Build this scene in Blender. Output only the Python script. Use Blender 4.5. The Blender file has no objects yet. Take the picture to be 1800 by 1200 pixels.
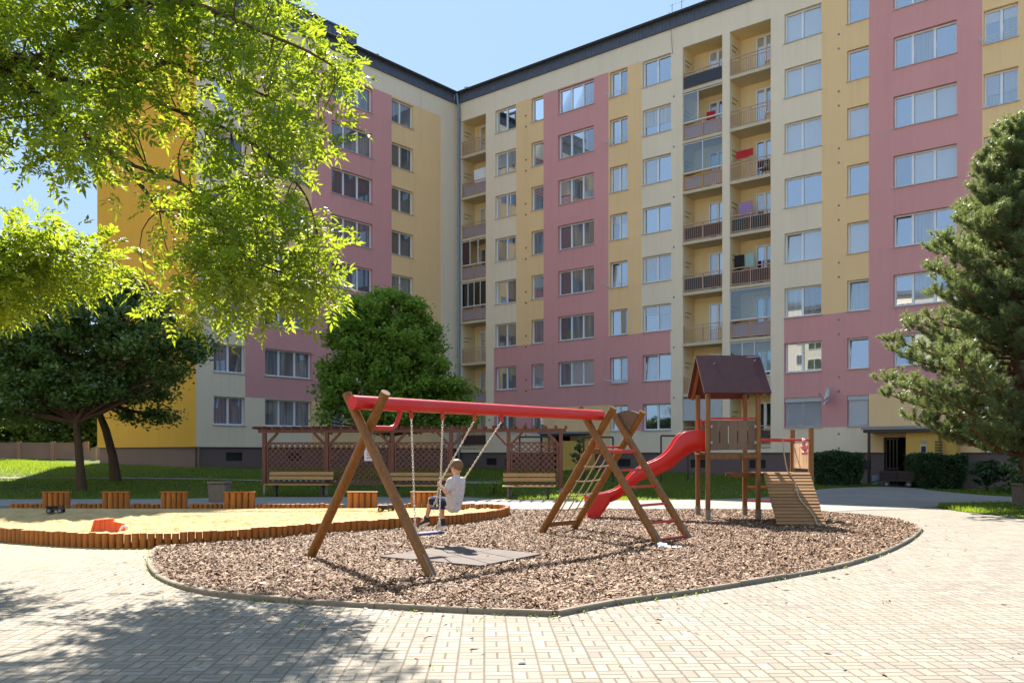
import bpy, bmesh, math, random
import numpy as np
from mathutils import Vector, Matrix, Quaternion
random.seed(7)
RNG = np.random.default_rng(11)
SC = bpy.context.scene
COL = SC.collection
F, CX, HZ, EYE = 1531.0, 900.0, 795.0, 1.6      # lens measured from the photo (pixels), eye height in metres

# ------------------------------------------------------------------ terrain
def terr(X, Y):
    X = np.asarray(X, float); Y = np.asarray(Y, float)
    a = np.interp(X, [-60, -30, -16, -4, 9.5, 15.3, 18.6], [.9, .85, .8, .6, .45, .2, 0])
    r = np.clip((Y - 31) / 12, 0, 1)
    return a * r + .3 * np.clip((Y - 45) / 15, 0, 1) * np.clip((-X - 14) / 6, 0, 1)
def G(px, y):
    """ground point seen at a pixel of the photo"""
    Y = 25.0
    for _ in range(60):
        X = (px - CX) / F * Y
        Yn = (EYE - float(terr(X, Y))) * F / (y - HZ)
        Y = .5 * Y + .5 * min(Yn, 150)
    X = (px - CX) / F * Y
    return Vector((X, Y, float(terr(X, Y))))
def at(px, y, Y):
    return Vector(((px - CX) / F * Y, Y, EYE + (HZ - y) / F * Y))

# ------------------------------------------------------------------ objects
ORG = {}
def empty(name, loc, label, cat, group=None):
    o = bpy.data.objects.new(name, None); COL.objects.link(o)
    o.location = loc; o.empty_display_size = .2
    ORG[o.name] = Vector(loc)
    tag(o, label, cat, group)
    return o
def tag(o, label=None, cat=None, group=None, kind=None):
    if label: o['label'] = label
    if cat: o['category'] = cat
    if group: o['group'] = group
    if kind: o['kind'] = kind
    return o
def link(name, me, mats, parent=None, loc=None):
    o = bpy.data.objects.new(name, me); COL.objects.link(o)
    for m in (mats if isinstance(mats, (list, tuple)) else [mats]): me.materials.append(m)
    if parent is not None:
        o.parent = parent
        ORG[o.name] = ORG[parent.name]
    else:
        ORG[o.name] = Vector(loc) if loc else Vector((0, 0, 0))
        if loc: o.location = loc
    return o

class MB:
    """collects solids in world coordinates; build() links them as one mesh"""
    def __init__(s): s.v = []; s.f = []; s.m = []; s.sm = []
    def add(s, vs, fs, mi=0, smooth=False):
        k = len(s.v); s.v += [tuple(p) for p in vs]
        for f in fs: s.f.append(tuple(i + k for i in f)); s.m.append(mi); s.sm.append(smooth)
        return s
    def quad(s, a, b, c, d, mi=0): return s.add([a, b, c, d], [(0, 1, 2, 3)], mi)
    def box(s, c, sx, sy, sz, rz=0, mi=0, M=None):
        M = M or Matrix.Rotation(rz, 3, 'Z'); c = Vector(c)
        vs = [c + M @ Vector((x * sx / 2, y * sy / 2, z * sz / 2)) for x in (-1, 1) for y in (-1, 1) for z in (-1, 1)]
        return s.add(vs, [(0, 1, 3, 2), (4, 6, 7, 5), (0, 4, 5, 1), (2, 3, 7, 6), (0, 2, 6, 4), (1, 5, 7, 3)], mi)
    def hexa(s, lo, hi, mi=0):
        n = len(lo); vs = list(lo) + list(hi)
        fs = [tuple(range(n - 1, -1, -1)), tuple(range(n, 2 * n))] + [(i, (i + 1) % n, n + (i + 1) % n, n + i) for i in range(n)]
        return s.add(vs, fs, mi)
    def bar(s, p, q, w, h, up=(0, 0, 1), mi=0, ch=0.0):
        p, q, up = Vector(p), Vector(q), Vector(up); d = (q - p)
        x = d.cross(up)
        if x.length < 1e-6: x = d.cross(Vector((0, 1, 0)))
        x.normalize(); z = x.cross(d).normalized()
        if ch > 0:
            c = ch
            prof = [(-w/2+c, -h/2), (w/2-c, -h/2), (w/2, -h/2+c), (w/2, h/2-c), (w/2-c, h/2), (-w/2+c, h/2), (-w/2, h/2-c), (-w/2, -h/2+c)]
        else: prof = [(-w/2, -h/2), (w/2, -h/2), (w/2, h/2), (-w/2, h/2)]
        return s.hexa([p + x * a + z * b for a, b in prof], [q + x * a + z * b for a, b in prof], mi)
    def tube(s, pts, r, n=10, mi=0, caps=True, smooth=True):
        pts = [Vector(p) for p in pts]; m = len(pts)
        rs = r if isinstance(r, (list, tuple)) else [r] * m
        t0 = (pts[1] - pts[0]).normalized()
        ref = Vector((0, 0, 1)) if abs(t0.z) < .9 else Vector((1, 0, 0))
        x = t0.cross(ref).normalized(); rings = []
        for i in range(m):
            t = (pts[min(i + 1, m - 1)] - pts[max(i - 1, 0)]).normalized()
            x = (x - t * x.dot(t))
            if x.length < 1e-6: x = t.cross(Vector((0.3, 1, .2)))
            x.normalize(); y = t.cross(x)
            rings.append([pts[i] + (x * math.cos(2 * math.pi * j / n) + y * math.sin(2 * math.pi * j / n)) * rs[i] for j in range(n)])
        vs = [p for R in rings for p in R]
        fs = [(i * n + j, i * n + (j + 1) % n, (i + 1) * n + (j + 1) % n, (i + 1) * n + j) for i in range(m - 1) for j in range(n)]
        s.add(vs, fs, mi, smooth)
        if caps: s.add(rings[0], [tuple(range(n - 1, -1, -1))], mi); s.add(rings[-1], [tuple(range(n))], mi)
        return s
    def ball(s, c, rx, ry=None, rz=None, n=12, M=None, mi=0):
        ry = ry or rx; rz = rz or rx; c = Vector(c); M = M or Matrix.Identity(3); vs = []; k = n // 2
        for i in range(1, k):
            a = math.pi * i / k
            for j in range(n):
                b = 2 * math.pi * j / n
                vs.append(c + M @ Vector((rx * math.sin(a) * math.cos(b), ry * math.sin(a) * math.sin(b), rz * math.cos(a))))
        top = len(vs); vs.append(c + M @ Vector((0, 0, rz))); vs.append(c + M @ Vector((0, 0, -rz)))
        fs = [(i * n + j, (i + 1) * n + j, (i + 1) * n + (j + 1) % n, i * n + (j + 1) % n) for i in range(k - 2) for j in range(n)]
        fs += [(top, j, (j + 1) % n) for j in range(n)] + [(top + 1, (k - 2) * n + (j + 1) % n, (k - 2) * n + j) for j in range(n)]
        return s.add(vs, fs, mi, True)
    def cap(s, p, q, r0, r1, n=12):
        """closed tapered capsule"""
        p, q = Vector(p), Vector(q); d = q - p; L = d.length; d.normalize()
        pts = []; rs = []
        for a in (0.12, .35, .65, 1.0, 1.35): 
            pts.append(p - d * r0 * math.cos(min(a, math.pi / 2))); rs.append(r0 * math.sin(min(a, math.pi / 2)))
        for a in (1.0, .65, .35, 0.12):
            pts.append(q + d * r1 * math.cos(a)); rs.append(r1 * math.sin(a))
        pts.insert(5, q); rs.insert(5, r1)
        pts.insert(5, p); rs.insert(5, r0)
        return s.tube(pts, rs, n)
    def build(s, name, mats, parent=None, loc=None, label=None):
        me = bpy.data.meshes.new(name)
        o0 = ORG[parent.name] if parent is not None else (Vector(loc) if loc else Vector((0, 0, 0)))
        me.from_pydata([(a[0] - o0.x, a[1] - o0.y, a[2] - o0.z) for a in s.v], [], s.f)
        me.polygons.foreach_set('material_index', s.m)
        me.polygons.foreach_set('use_smooth', s.sm)
        me.update()
        o = link(name, me, mats, parent, loc)
        if label: o['label'] = label
        return o

def np_mesh(name, V, Fc, mats, parent=None, loc=None, smooth=False):
    """numpy mesh, all faces with the same corner count"""
    o0 = ORG[parent.name] if parent is not None else (Vector(loc) if loc else Vector((0, 0, 0)))
    V = np.asarray(V, np.float32) - np.array(o0, np.float32); Fc = np.asarray(Fc, np.int32)
    me = bpy.data.meshes.new(name); nf, k = Fc.shape
    me.vertices.add(len(V)); me.vertices.foreach_set('co', V.ravel())
    me.loops.add(nf * k); me.loops.foreach_set('vertex_index', Fc.ravel())
    me.polygons.add(nf); me.polygons.foreach_set('loop_start', np.arange(0, nf * k, k, dtype=np.int32))
    me.polygons.foreach_set('loop_total', np.full(nf, k, np.int32))
    me.polygons.foreach_set('use_smooth', np.full(nf, smooth))
    me.update(calc_edges=True); me.validate()
    return link(name, me, mats, parent, loc)

# ------------------------------------------------------------------ materials
class N:
    """small node-tree helper"""
    def __init__(s, name):
        s.mat = bpy.data.materials.new(name); s.mat.use_nodes = True
        s.t = s.mat.node_tree; s.t.nodes.clear()
        s.out = s.t.nodes.new('ShaderNodeOutputMaterial')
    def n(s, typ, **kw):
        nd = s.t.nodes.new(typ)
        for k, v in kw.items():
            if hasattr(nd, k) and k not in nd.inputs: setattr(nd, k, v)
        return nd
    def l(s, a, b): s.t.links.new(a, b)
    def math(s, op, a, b=None, c=None):
        nd = s.t.nodes.new('ShaderNodeMath'); nd.operation = op
        for i, x in enumerate((a, b, c)):
            if x is None: continue
            if isinstance(x, (int, float)): nd.inputs[i].default_value = x
            else: s.l(x, nd.inputs[i])
        return nd.outputs[0]
    def noise(s, scale, detail=4, rough=.6, vec=None, out='Fac'):
        nd = s.t.nodes.new('ShaderNodeTexNoise'); nd.inputs['Scale'].default_value = scale
        nd.inputs['Detail'].default_value = detail; nd.inputs['Roughness'].default_value = rough
        if vec is not None: s.l(vec, nd.inputs['Vector'])
        return nd.outputs[out]
    def coords(s, kind='Object'):
        return s.t.nodes.new('ShaderNodeTexCoord').outputs[kind]
    def pos(s): return s.t.nodes.new('ShaderNodeNewGeometry').outputs['Position']
    def mapping(s, vec, scale=(1, 1, 1), rot=(0, 0, 0)):
        nd = s.t.nodes.new('ShaderNodeMapping'); nd.inputs['Scale'].default_value = scale; nd.inputs['Rotation'].default_value = rot
        s.l(vec, nd.inputs['Vector']); return nd.outputs[0]
    def ramp(s, fac, stops):
        nd = s.t.nodes.new('ShaderNodeValToRGB'); e = nd.color_ramp.elements
        while len(e) < len(stops): e.new(.5)
        for el, (p, c) in zip(e, stops): el.position = p; el.color = (*c, 1)
        s.l(fac, nd.inputs[0]); return nd.outputs[0]
    def mix(s, fac, a, b, blend='MIX'):
        nd = s.t.nodes.new('ShaderNodeMix'); nd.data_type = 'RGBA'; nd.blend_type = blend
        for k, x in ((0, fac), (6, a), (7, b)):
            if isinstance(x, (int, float)): nd.inputs[k].default_value = x
            elif isinstance(x, (tuple, list)): nd.inputs[k].default_value = (*x, 1)
            else: s.l(x, nd.inputs[k])
        return nd.outputs[2]
    def bump(s, h, strength=.3, dist=.01):
        nd = s.t.nodes.new('ShaderNodeBump'); nd.inputs['Strength'].default_value = strength; nd.inputs['Distance'].default_value = dist
        s.l(h, nd.inputs['Height']); return nd.outputs[0]
    def rand(s): return s.t.nodes.new('ShaderNodeNewGeometry').outputs['Random Per Island']
    def pbr(s, color, rough=.6, spec=.5, normal=None, metal=0, coat=0):
        nd = s.t.nodes.new('ShaderNodeBsdfPrincipled')
        for k, x in (('Base Color', color), ('Roughness', rough)):
            if isinstance(x, (tuple, list)): nd.inputs[k].default_value = (*x, 1)
            elif isinstance(x, (int, float)): nd.inputs[k].default_value = x
            else: s.l(x, nd.inputs[k])
        nd.inputs['Specular IOR Level'].default_value = spec; nd.inputs['Metallic'].default_value = metal
        nd.inputs['Coat Weight'].default_value = coat; nd.inputs['Coat Roughness'].default_value = .03
        if normal is not None: s.l(normal, nd.inputs['Normal'])
        return nd.outputs[0]
    def done(s, sh): s.l(sh, s.out.inputs['Surface']); return s.mat
def dim(c, k): return tuple(x * k for x in c)

def plain(name, c, rough=.5, spec=.5, var=.12, scale=6, metal=0, coat=0, bump=0.0, bscale=60):
    n = N(name); p = n.coords()
    col = n.mix(n.noise(scale, 5, .65, p), dim(c, 1 - var), tuple(min(1, x * (1 + var)) for x in c))
    nb = n.bump(n.noise(bscale, 3, .6, p), bump, .004) if bump else None
    return n.done(n.pbr(col, rough, spec, nb, metal, coat))
def plaster(name, c):
    n = N(name); p = n.pos()
    col = n.mix(n.noise(.35, 5, .6, p), dim(c, .93), dim(c, 1.04))
    streak = n.noise(1.0, 5, .7, n.mapping(p, (2.2, 2.2, .12)))
    col = n.mix(n.math('MULTIPLY', n.math('SUBTRACT', streak, .5), .55), col, dim(c, .5))
    col = n.mix(n.math('MULTIPLY', n.noise(22, 3, .7, p), .18), col, dim(c, .72))
    sx = n.n('ShaderNodeSeparateXYZ'); n.l(p, sx.inputs[0])                      # rain streaks that start at the sill lines
    f = n.math('FRACT', n.math('DIVIDE', n.math('SUBTRACT', 22.43 + 27.95, sx.outputs[2]), 2.795))
    run = n.ramp(n.noise(1.0, 4, .75, n.mapping(p, (5.5, 5.5, .10))), [(.50, (0, 0, 0)), (.70, (1, 1, 1))])
    col = n.mix(n.math('MULTIPLY', n.math('MULTIPLY', n.math('POWER', n.math('SUBTRACT', 1.0, f), 2.5), run), .16), col, dim(c, .45))
    patch = n.ramp(n.noise(.16, 3, .5, p), [(.56, (0, 0, 0)), (.60, (1, 1, 1))]); col = n.mix(n.math('MULTIPLY', patch, .10), col, tuple(min(1, x * 1.12) for x in c))
    # the joints of the 2.8 m concrete panels show faintly
    return n.done(n.pbr(col, .9, .2, n.bump(n.noise(45, 4, .7, p), .35, .006)))
def worn(name, c, faded, rough, coat=.15):
    n = N(name); p = n.coords()
    col = n.mix(n.ramp(n.noise(1.7, 6, .65, p), [(.42, (0, 0, 0)), (.70, (1, 1, 1))]), c, faded)
    scr = n.ramp(n.noise(1.0, 5, .8, n.mapping(p, (60, 60, 9))), [(.66, (0, 0, 0)), (.72, (1, 1, 1))]); col = n.mix(n.math('MULTIPLY', scr, .5), col, dim(faded, .55))
    rg = n.math('MULTIPLY_ADD', n.noise(6, 5, .7, p), .35, rough - .1)
    return n.done(n.pbr(col, rg, .4, n.bump(n.noise(30, 3, .6, p), .08, .004), 0, coat))
def wood(name, c, dark=.5, rough=.55, axis=2, sc=1.0, spec=.4):
    n = N(name); p = n.coords()
    s = [9 * sc, 9 * sc, 9 * sc]; s[axis] = .8 * sc
    g = n.noise(3, 6, .7, n.mapping(p, s)); g2 = n.noise(14, 4, .6, n.mapping(p, s))
    col = n.mix(n.ramp(g, [(.3, (0, 0, 0)), (.7, (1, 1, 1))]), dim(c, dark), c)
    col = n.mix(n.math('MULTIPLY', g2, .45), col, dim(c, dark * .6))
    col = n.mix(n.math('MULTIPLY', n.math('SUBTRACT', n.rand(), .4), .5), col, dim(c, 1.5))
    return n.done(n.pbr(col, rough, spec, n.bump(g2, .4, .004)))
def leafmat(name, stops, trans=.5, tcol=(.30, .48, .03), rough=.45, spec=.4):
    n = N(name)
    r = n.rand(); col = n.ramp(r, stops)
    d = n.pbr(col, rough, spec)
    tr = n.n('ShaderNodeBsdfTranslucent'); n.l(n.mix(.55, col, tcol), tr.inputs['Color'])
    mx = n.n('ShaderNodeMixShader'); mx.inputs[0].default_value = trans
    n.l(d, mx.inputs[1]); n.l(tr.outputs[0], mx.inputs[2])
    return n.done(mx.outputs[0])
def pane(name, c, c2=None, kind='plain', scale=18, refl=.25):
    """double glazed window: what hangs behind it, under a reflecting surface"""
    n = N(name); p = n.pos(); c2 = c2 or dim(c, .6)
    if kind == 'folds':      # net curtain falls in vertical folds
        w = n.noise(1.0, 2, .5, n.mapping(p, (scale, scale, .35)))
        col = n.mix(n.ramp(w, [(.35, (0, 0, 0)), (.65, (1, 1, 1))]), c2, c)
    elif kind == 'slats':
        sx = n.n('ShaderNodeSeparateXYZ'); n.l(p, sx.inputs[0])
        w = n.math('FRACT', n.math('MULTIPLY', sx.outputs[2], scale))
        col = n.mix(n.ramp(w, [(.0, (0, 0, 0)), (.3, (1, 1, 1)), (.9, (1, 1, 1)), (1, (0, 0, 0))]), c2, c)
    else: col = n.mix(n.noise(.8, 3, .5, p), c2, c)
    base = n.pbr(col, .6, .2)
    gl = n.n('ShaderNodeBsdfGlossy'); gl.inputs['Roughness'].default_value = .015; gl.inputs['Color'].default_value = (.93, .96, 1, 1)
    n.l(n.bump(n.noise(.9, 1, .4, p), .05, .02), gl.inputs['Normal'])
    fr = n.n('ShaderNodeFresnel'); fr.inputs['IOR'].default_value = 1.5
    mx = n.n('ShaderNodeMixShader'); n.l(n.math('MULTIPLY_ADD', fr.outputs[0], 1.0, refl), mx.inputs[0])
    n.l(base, mx.inputs[1]); n.l(gl.outputs[0], mx.inputs[2])
    return n.done(mx.outputs[0])
def clear_glass(name):
    n = N(name); tr = n.n('ShaderNodeBsdfTransparent'); tr.inputs[0].default_value = (.86, .92, .93, 1)
    gl = n.n('ShaderNodeBsdfGlossy'); gl.inputs['Roughness'].default_value = .01
    fr = n.n('ShaderNodeFresnel'); fr.inputs['IOR'].default_value = 1.5
    mx = n.n('ShaderNodeMixShader'); n.l(n.math('ADD', fr.outputs[0], .07), mx.inputs[0]); n.l(tr.outputs[0], mx.inputs[1]); n.l(gl.outputs[0], mx.inputs[2])
    return n.done(mx.outputs[0])

def paving():
    n = N('concrete pavers'); p = n.pos()
    p = n.mapping(p, (1, 1, 1), (0, 0, math.radians(-1.8)))
    sx = n.n('ShaderNodeSeparateXYZ'); n.l(p, sx.inputs[0]); S = 1 / .205
    u = n.math('MULTIPLY', sx.outputs[0], S); v = n.math('MULTIPLY', sx.outputs[1], S)
    iu, iv = n.math('FLOOR', u), n.math('FLOOR', v); fu, fv = n.math('FRACT', u), n.math('FRACT', v)
    par = n.math('FLOORED_MODULO', n.math('ADD', iu, iv), 2.0)
    e = n.math('MINIMUM', n.math('MINIMUM', fu, n.math('SUBTRACT', 1.0, fu)), n.math('MINIMUM', fv, n.math('SUBTRACT', 1.0, fv)))
    mu = n.math('ABSOLUTE', n.math('SUBTRACT', fu, .5)); mv = n.math('ABSOLUTE', n.math('SUBTRACT', fv, .5))
    inv = n.math('SUBTRACT', 1.0, par)
    mid = n.math('ADD', n.math('MULTIPLY', par, mu), n.math('MULTIPLY', inv, mv))
    d = n.math('MINIMUM', e, mid)
    wob = n.math('MULTIPLY', n.math('SUBTRACT', n.noise(14, 3, .6, p), .5), .02)
    d = n.math('ADD', d, wob)
    half = n.math('ADD', n.math('MULTIPLY', par, n.math('GREATER_THAN', fu, .5)), n.math('MULTIPLY', inv, n.math('GREATER_THAN', fv, .5)))
    cb = n.n('ShaderNodeCombineXYZ'); n.l(iu, cb.inputs[0]); n.l(iv, cb.inputs[1]); n.l(half, cb.inputs[2])
    wn = n.n('ShaderNodeTexWhiteNoise'); n.l(cb.outputs[0], wn.inputs['Vector'])
    col = n.ramp(wn.outputs['Value'], [(0, (.198, .175, .142)), (.35, (.242, .216, .178)), (.8, (.278, .250, .208)), (1, (.318, .290, .247))])
    col = n.mix(n.math('MULTIPLY', n.noise(150, 3, .8, p), .35), col, (.21, .18, .14))
    big = n.ramp(n.noise(.55, 6, .65, p), [(.38, (0, 0, 0)), (.68, (1, 1, 1))])
    col = n.mix(n.math('MULTIPLY', big, .45), col, (.315, .268, .205))       # blown sand and dust
    spot = n.ramp(n.noise(3.2, 5, .75, p), [(.60, (0, 0, 0)), (.72, (1, 1, 1))])
    col = n.mix(n.math('MULTIPLY', spot, .30), col, (.17, .14, .105))
    jn = n.ramp(d, [(.012, (1, 1, 1)), (.037, (0, 0, 0))])
    jcol = n.ramp(n.noise(2.1, 4, .6, p), [(.40, (.135, .105, .07)), (.60, (.19, .145, .08)), (.78, (.12, .12, .04))])
    fade = n.ramp(n.noise(.7, 4, .6, p), [(.3, (.45, .45, .45)), (.7, (.85, .85, .85))])
    col = n.mix(n.math('MULTIPLY', jn, fade), col, jcol)
    vd = n.n('ShaderNodeVectorMath', operation='DISTANCE'); n.l(n.pos(), vd.inputs[0]); vd.inputs[1].default_value = (-7.2, 14.6, 0)      # sand carried out of the pit
    sp = n.math('ADD', n.math('MULTIPLY', vd.outputs['Value'], -.22), n.math('ADD', n.math('MULTIPLY', n.noise(1.3, 5, .65, p), 1.1), .42))
    col = n.mix(n.math('MULTIPLY', n.ramp(sp, [(.42, (0, 0, 0)), (.75, (1, 1, 1))]), .8), col, (.46, .35, .19))
    h = n.ramp(d, [(.0, (0, 0, 0)), (.06, (1, 1, 1))])
    hh = n.math('ADD', h, n.math('ADD', n.math('MULTIPLY', n.noise(160, 3, .7, p), .25), n.math('MULTIPLY', wn.outputs['Value'], .25)))
    return n.done(n.pbr(col, .88, .25, n.bump(hh, 1.0, .012)))

def groundmat(name, stops, s1=1.2, s2=30, rough=.95, bump=.6, bd=.02):
    n = N(name); p = n.pos()
    a = n.noise(s1, 6, .65, p); b = n.noise(s2, 5, .75, p)
    col = n.ramp(n.math('ADD', n.math('MULTIPLY', a, .5), n.math('MULTIPLY', b, .5)), stops)
    return n.done(n.pbr(col, rough, .2, n.bump(b, bump, bd)))

CREAM, YELL, PINK, ORAN = (.85, .705, .515), (.88, .595, .30), (.70, .335, .315), (.87, .42, .055)
M = dict(
    cream=plaster('cream plaster', CREAM), yellow=plaster('yellow plaster', YELL), pink=plaster('pink plaster', PINK), orange=plaster('orange plaster', ORAN),
    loggia=plaster('pale yellow plaster', (.82, .64, .35)), porch=plaster('deep yellow plaster', (.70, .42, .10)), facing=plaster('pale facing plaster', (.72, .66, .56)), plinth=plaster('grey brown plinth plaster', (.175, .125, .115)), plinthw=plaster('brown plinth plaster', (.27, .16, .11)),
    fascia=plain('blue grey sheet', (.115, .135, .175), .75, .15, .2, 3), roofcap=plain('grey metal coping', (.22, .23, .25), .4, .5, .15, 3),
    white=plain('white window plastic', (.78, .78, .78), .35, .5, .05), sill=plain('grey white sill', (.50, .48, .46), .4, .5, .1),
    gutter=plain('dark matt gutter', (.05, .058, .068), .85, .1, .2, 3), zinc=plain('blue grey zinc', (.20, .25, .28), .4, .5, .2, 4, .3), dark=plain('near black', (.012, .012, .014), .6), iron=plain('dark iron', (.05, .035, .03), .55, .5, .2),
    rail=plain('rose beige railing paint', (.50, .30, .20), .45, .5, .1), railo=plain('orange railing paint', (.60, .28, .06), .45), 
    lilac=plain('lilac grey board', (.36, .32, .36), .6), brownpan=plain('dark brown board', (.07, .035, .03), .6), blackpan=plain('charcoal board', (.035, .037, .045), .55),
    greenpan=plain('dark green board', (.02, .035, .03), .6), slab=plain('cream balcony edge', (.60, .50, .34), .85, .2, .15, 2),
    shutter=plain('grey roller blind', (.48, .49, .50), .5), whitecloth=plain('white cloth', (.75, .75, .77), .85), redcloth=plain('red cloth', (.48, .012, .02), .8), blackcloth=plain('black cloth', (.012, .012, .014), .9),
    tealcloth=plain('pale teal cloth', (.28, .45, .42), .9), purplecloth=plain('lilac cloth', (.33, .2, .36), .9), wire=plain('white wire', (.7, .7, .7), .4),
    glass=clear_glass('balcony glass'),
    pave=paving(),
    kerb=plain('weathered concrete kerb', (.21, .175, .13), .9, .2, .35, 5, bump=.5), concrete=plain('rough concrete', (.20, .155, .115), .95, .2, .35, 9, bump=.8),
    asphalt=groundmat('worn pale asphalt', [(.3, (.18, .165, .15)), (.5, (.25, .232, .21)), (.7, (.32, .295, .265))], .8, 60, .92, .4, .006),
    soil=groundmat('lawn soil', [(.3, (.035, .05, .012)), (.5, (.06, .085, .02)), (.7, (.10, .105, .04))], 1.0, 18),
    bark=groundmat('bark mulch base', [(.3, (.10, .06, .042)), (.5, (.24, .15, .105)), (.7, (.36, .25, .185))], 3, 42, .95, 1.0, .05),
    sand=groundmat('yellow sand', [(.3, (.50, .345, .15)), (.5, (.60, .43, .20)), (.7, (.68, .51, .26))], 2.2, 9, .95, 1.0, .10),
    mat=plain('grey rubber mat', (.135, .112, .10), .9, .2, .3, 7, bump=.5),
    post=wood('brown stained timber', (.29, .125, .030), .4, .5), swing=wood('amber stained log', (.31, .125, .020), .34, .45), logs=wood('orange stained log', (.50, .178, .026), .38, .6),
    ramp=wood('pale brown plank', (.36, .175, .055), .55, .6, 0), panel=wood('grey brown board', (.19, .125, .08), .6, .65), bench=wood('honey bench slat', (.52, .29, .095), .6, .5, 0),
    perg=wood('red brown pergola timber', (.215, .078, .045), .55, .6), lightpan=wood('sunlit pale board', (.62, .43, .26), .8, .6),  # lightpan: sunlight on the side panel is put into its pale colour
    red=worn('worn red paint', (.60, .012, .010), (.52, .035, .028), .30), redpipe=worn('faded red steel', (.50, .030, .018), (.42, .075, .05), .45, .05),
    slide=worn('red fibreglass', (.60, .012, .010), (.54, .030, .024), .28), shingle=plain('maroon roof board', (.075, .028, .030), .8, .3, .25, 5, bump=.4),
    scuff=plain('pale scrape', (.45, .40, .38), .9), galv=plain('galvanised steel', (.24, .20, .155), .5, .5, .2, 8, .3), rope=plain('hemp rope', (.40, .30, .19), .95, .1, .3, 40), chain=plain('steel chain', (.66, .58, .47), .4, .5, .15, 20, .3),
    blue=plain('blue rubber seat', (.022, .030, .13), .35), paper=plain('white paper', (.8, .8, .8), .9), pinkbag=plain('pink plastic bag', (.72, .22, .22), .35),
    orangep=plain('orange plastic', (.85, .12, .006), .3), yellowp=plain('yellow plastic', (.70, .42, .01), .3), blackp=plain('black plastic', (.015, .015, .017), .4), bluecrate=plain('pale blue crate', (.33, .42, .52), .5),
    skin=plain('skin', (.62, .33, .21), .5, .4, .08), shirt=plain('pale grey cotton', (.56, .52, .50), .9, .1, .08, 12), shorts=plain('navy cotton', (.022, .03, .075), .85, .2, .2), hair=plain('light brown hair', (.17, .095, .04), .55, .4, .35, 45),
    shoe=plain('black canvas shoe', (.02, .02, .022), .7), sole=plain('white rubber sole', (.7, .68, .64), .6), dish=plain('white dish', (.72, .73, .75), .4), trunk=wood('grey brown bark', (.13, .085, .055), .45, .95, 2, .8, .1), pinebark=wood('rusty pine bark', (.17, .085, .048), .5, .95, 2, .8, .1),
    fence=plain('brown grey concrete fence', (.20, .135, .10), .9, .2, .25, 2, bump=.4), doorwood=plain('dark brown door paint', (.03, .016, .014), .45),
    leaf_ash=leafmat('ash leaf', [(0, (.026, .080, .010)), (.5, (.060, .15, .016)), (1, (.13, .20, .02))], .54, (.60, .70, .028)),
    leaf_dark=leafmat('dark glossy leaf', [(0, (.034, .072, .022)), (.6, (.085, .15, .044)), (1, (.16, .235, .08))], .38, (.34, .50, .05), .26, .6),
    leaf_bush=leafmat('green leaf', [(0, (.04, .105, .016)), (.6, (.13, .24, .04)), (1, (.25, .36, .06))], .5, (.50, .68, .05)),
    leaf_far=leafmat('far leaf', [(0, (.03, .06, .012)), (.6, (.06, .11, .02)), (1, (.12, .17, .03))], .45, (.3, .42, .04)),
    leaf_hedge=leafmat('hedge leaf', [(0, (.02, .045, .014)), (1, (.05, .095, .03))], .25, (.12, .22, .03)),
    needle=leafmat('pine needle', [(0, (.055, .105, .048)), (.6, (.105, .17, .068)), (.9, (.18, .22, .095)), (1, (.30, .20, .09))], .35, (.44, .52, .12), .38, .45),
    grass=leafmat('grass blade', [(0, (.04, .09, .010)), (.6, (.08, .15, .018)), (1, (.17, .21, .04))], .52, (.48, .64, .03)),
    weed=leafmat('weed leaf', [(0, (.06, .12, .02)), (1, (.14, .2, .03))], .45, (.35, .5, .04)),
    chip=None,
)
n_ = N('wood chips')
M['chip'] = n_.done(n_.pbr(n_.mix(n_.math('MULTIPLY', n_.noise(60, 3, .6), .4), n_.ramp(n_.rand(), [(0, (.045, .019, .010)), (.3, (.155, .077, .036)), (.65, (.30, .175, .093)), (.9, (.45, .305, .19)), (1, (.60, .47, .34))]), (.16, .09, .06)), .75, .3))
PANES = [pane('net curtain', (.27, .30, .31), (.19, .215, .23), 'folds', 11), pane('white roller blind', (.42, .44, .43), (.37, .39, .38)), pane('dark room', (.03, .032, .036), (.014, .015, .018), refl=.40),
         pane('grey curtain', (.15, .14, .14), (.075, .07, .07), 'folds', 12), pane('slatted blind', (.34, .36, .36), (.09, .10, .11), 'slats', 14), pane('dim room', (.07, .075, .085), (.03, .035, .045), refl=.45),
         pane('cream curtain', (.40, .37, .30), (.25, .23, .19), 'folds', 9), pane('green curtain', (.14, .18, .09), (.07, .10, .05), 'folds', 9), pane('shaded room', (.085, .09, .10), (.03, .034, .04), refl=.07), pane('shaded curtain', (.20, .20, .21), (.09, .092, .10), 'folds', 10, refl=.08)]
# ------------------------------------------------------------------ the two wings of the block of flats
class Fac:
    def __init__(s, C, u, nin): s.C = Vector((*C, 0)); s.u = Vector((*u, 0)); s.n = Vector((*nin, 0))
    def P(s, t, d, z): return s.C + s.u * t + s.n * d + Vector((0, 0, z))
    def t(s, px, d=0.0):
        k = (px - CX) / F; c = s.C + s.n * d
        return (k * c.y - c.x) / (s.u.x - k * s.u.y)
    def box(s, mb, t0, t1, d0, d1, z0, z1, mi=0):
        lo = [s.P(t0, d0, z0), s.P(t1, d0, z0), s.P(t1, d1, z0), s.P(t0, d1, z0)]
        mb.hexa(lo, [p + Vector((0, 0, z1 - z0)) for p in lo], mi)
CORN = (-3.754, 59.25)
FB = Fac(CORN, (.7668, -.6419), (.6419, .7668))
FA = Fac(CORN, (-.6419, -.7668), (-.7668, .6419))
tAe = FA.t(345)
pe = FA.P(tAe, 0, 0)
FE = Fac((pe.x, pe.y), (-.7668, .6419), (.6419, .7668))
tEe = FE.t(171)
tBe = FB.t(1800) + 9.0
ZTOP, ZF, ZATT = 26.0, 25.22, 24.0
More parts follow.
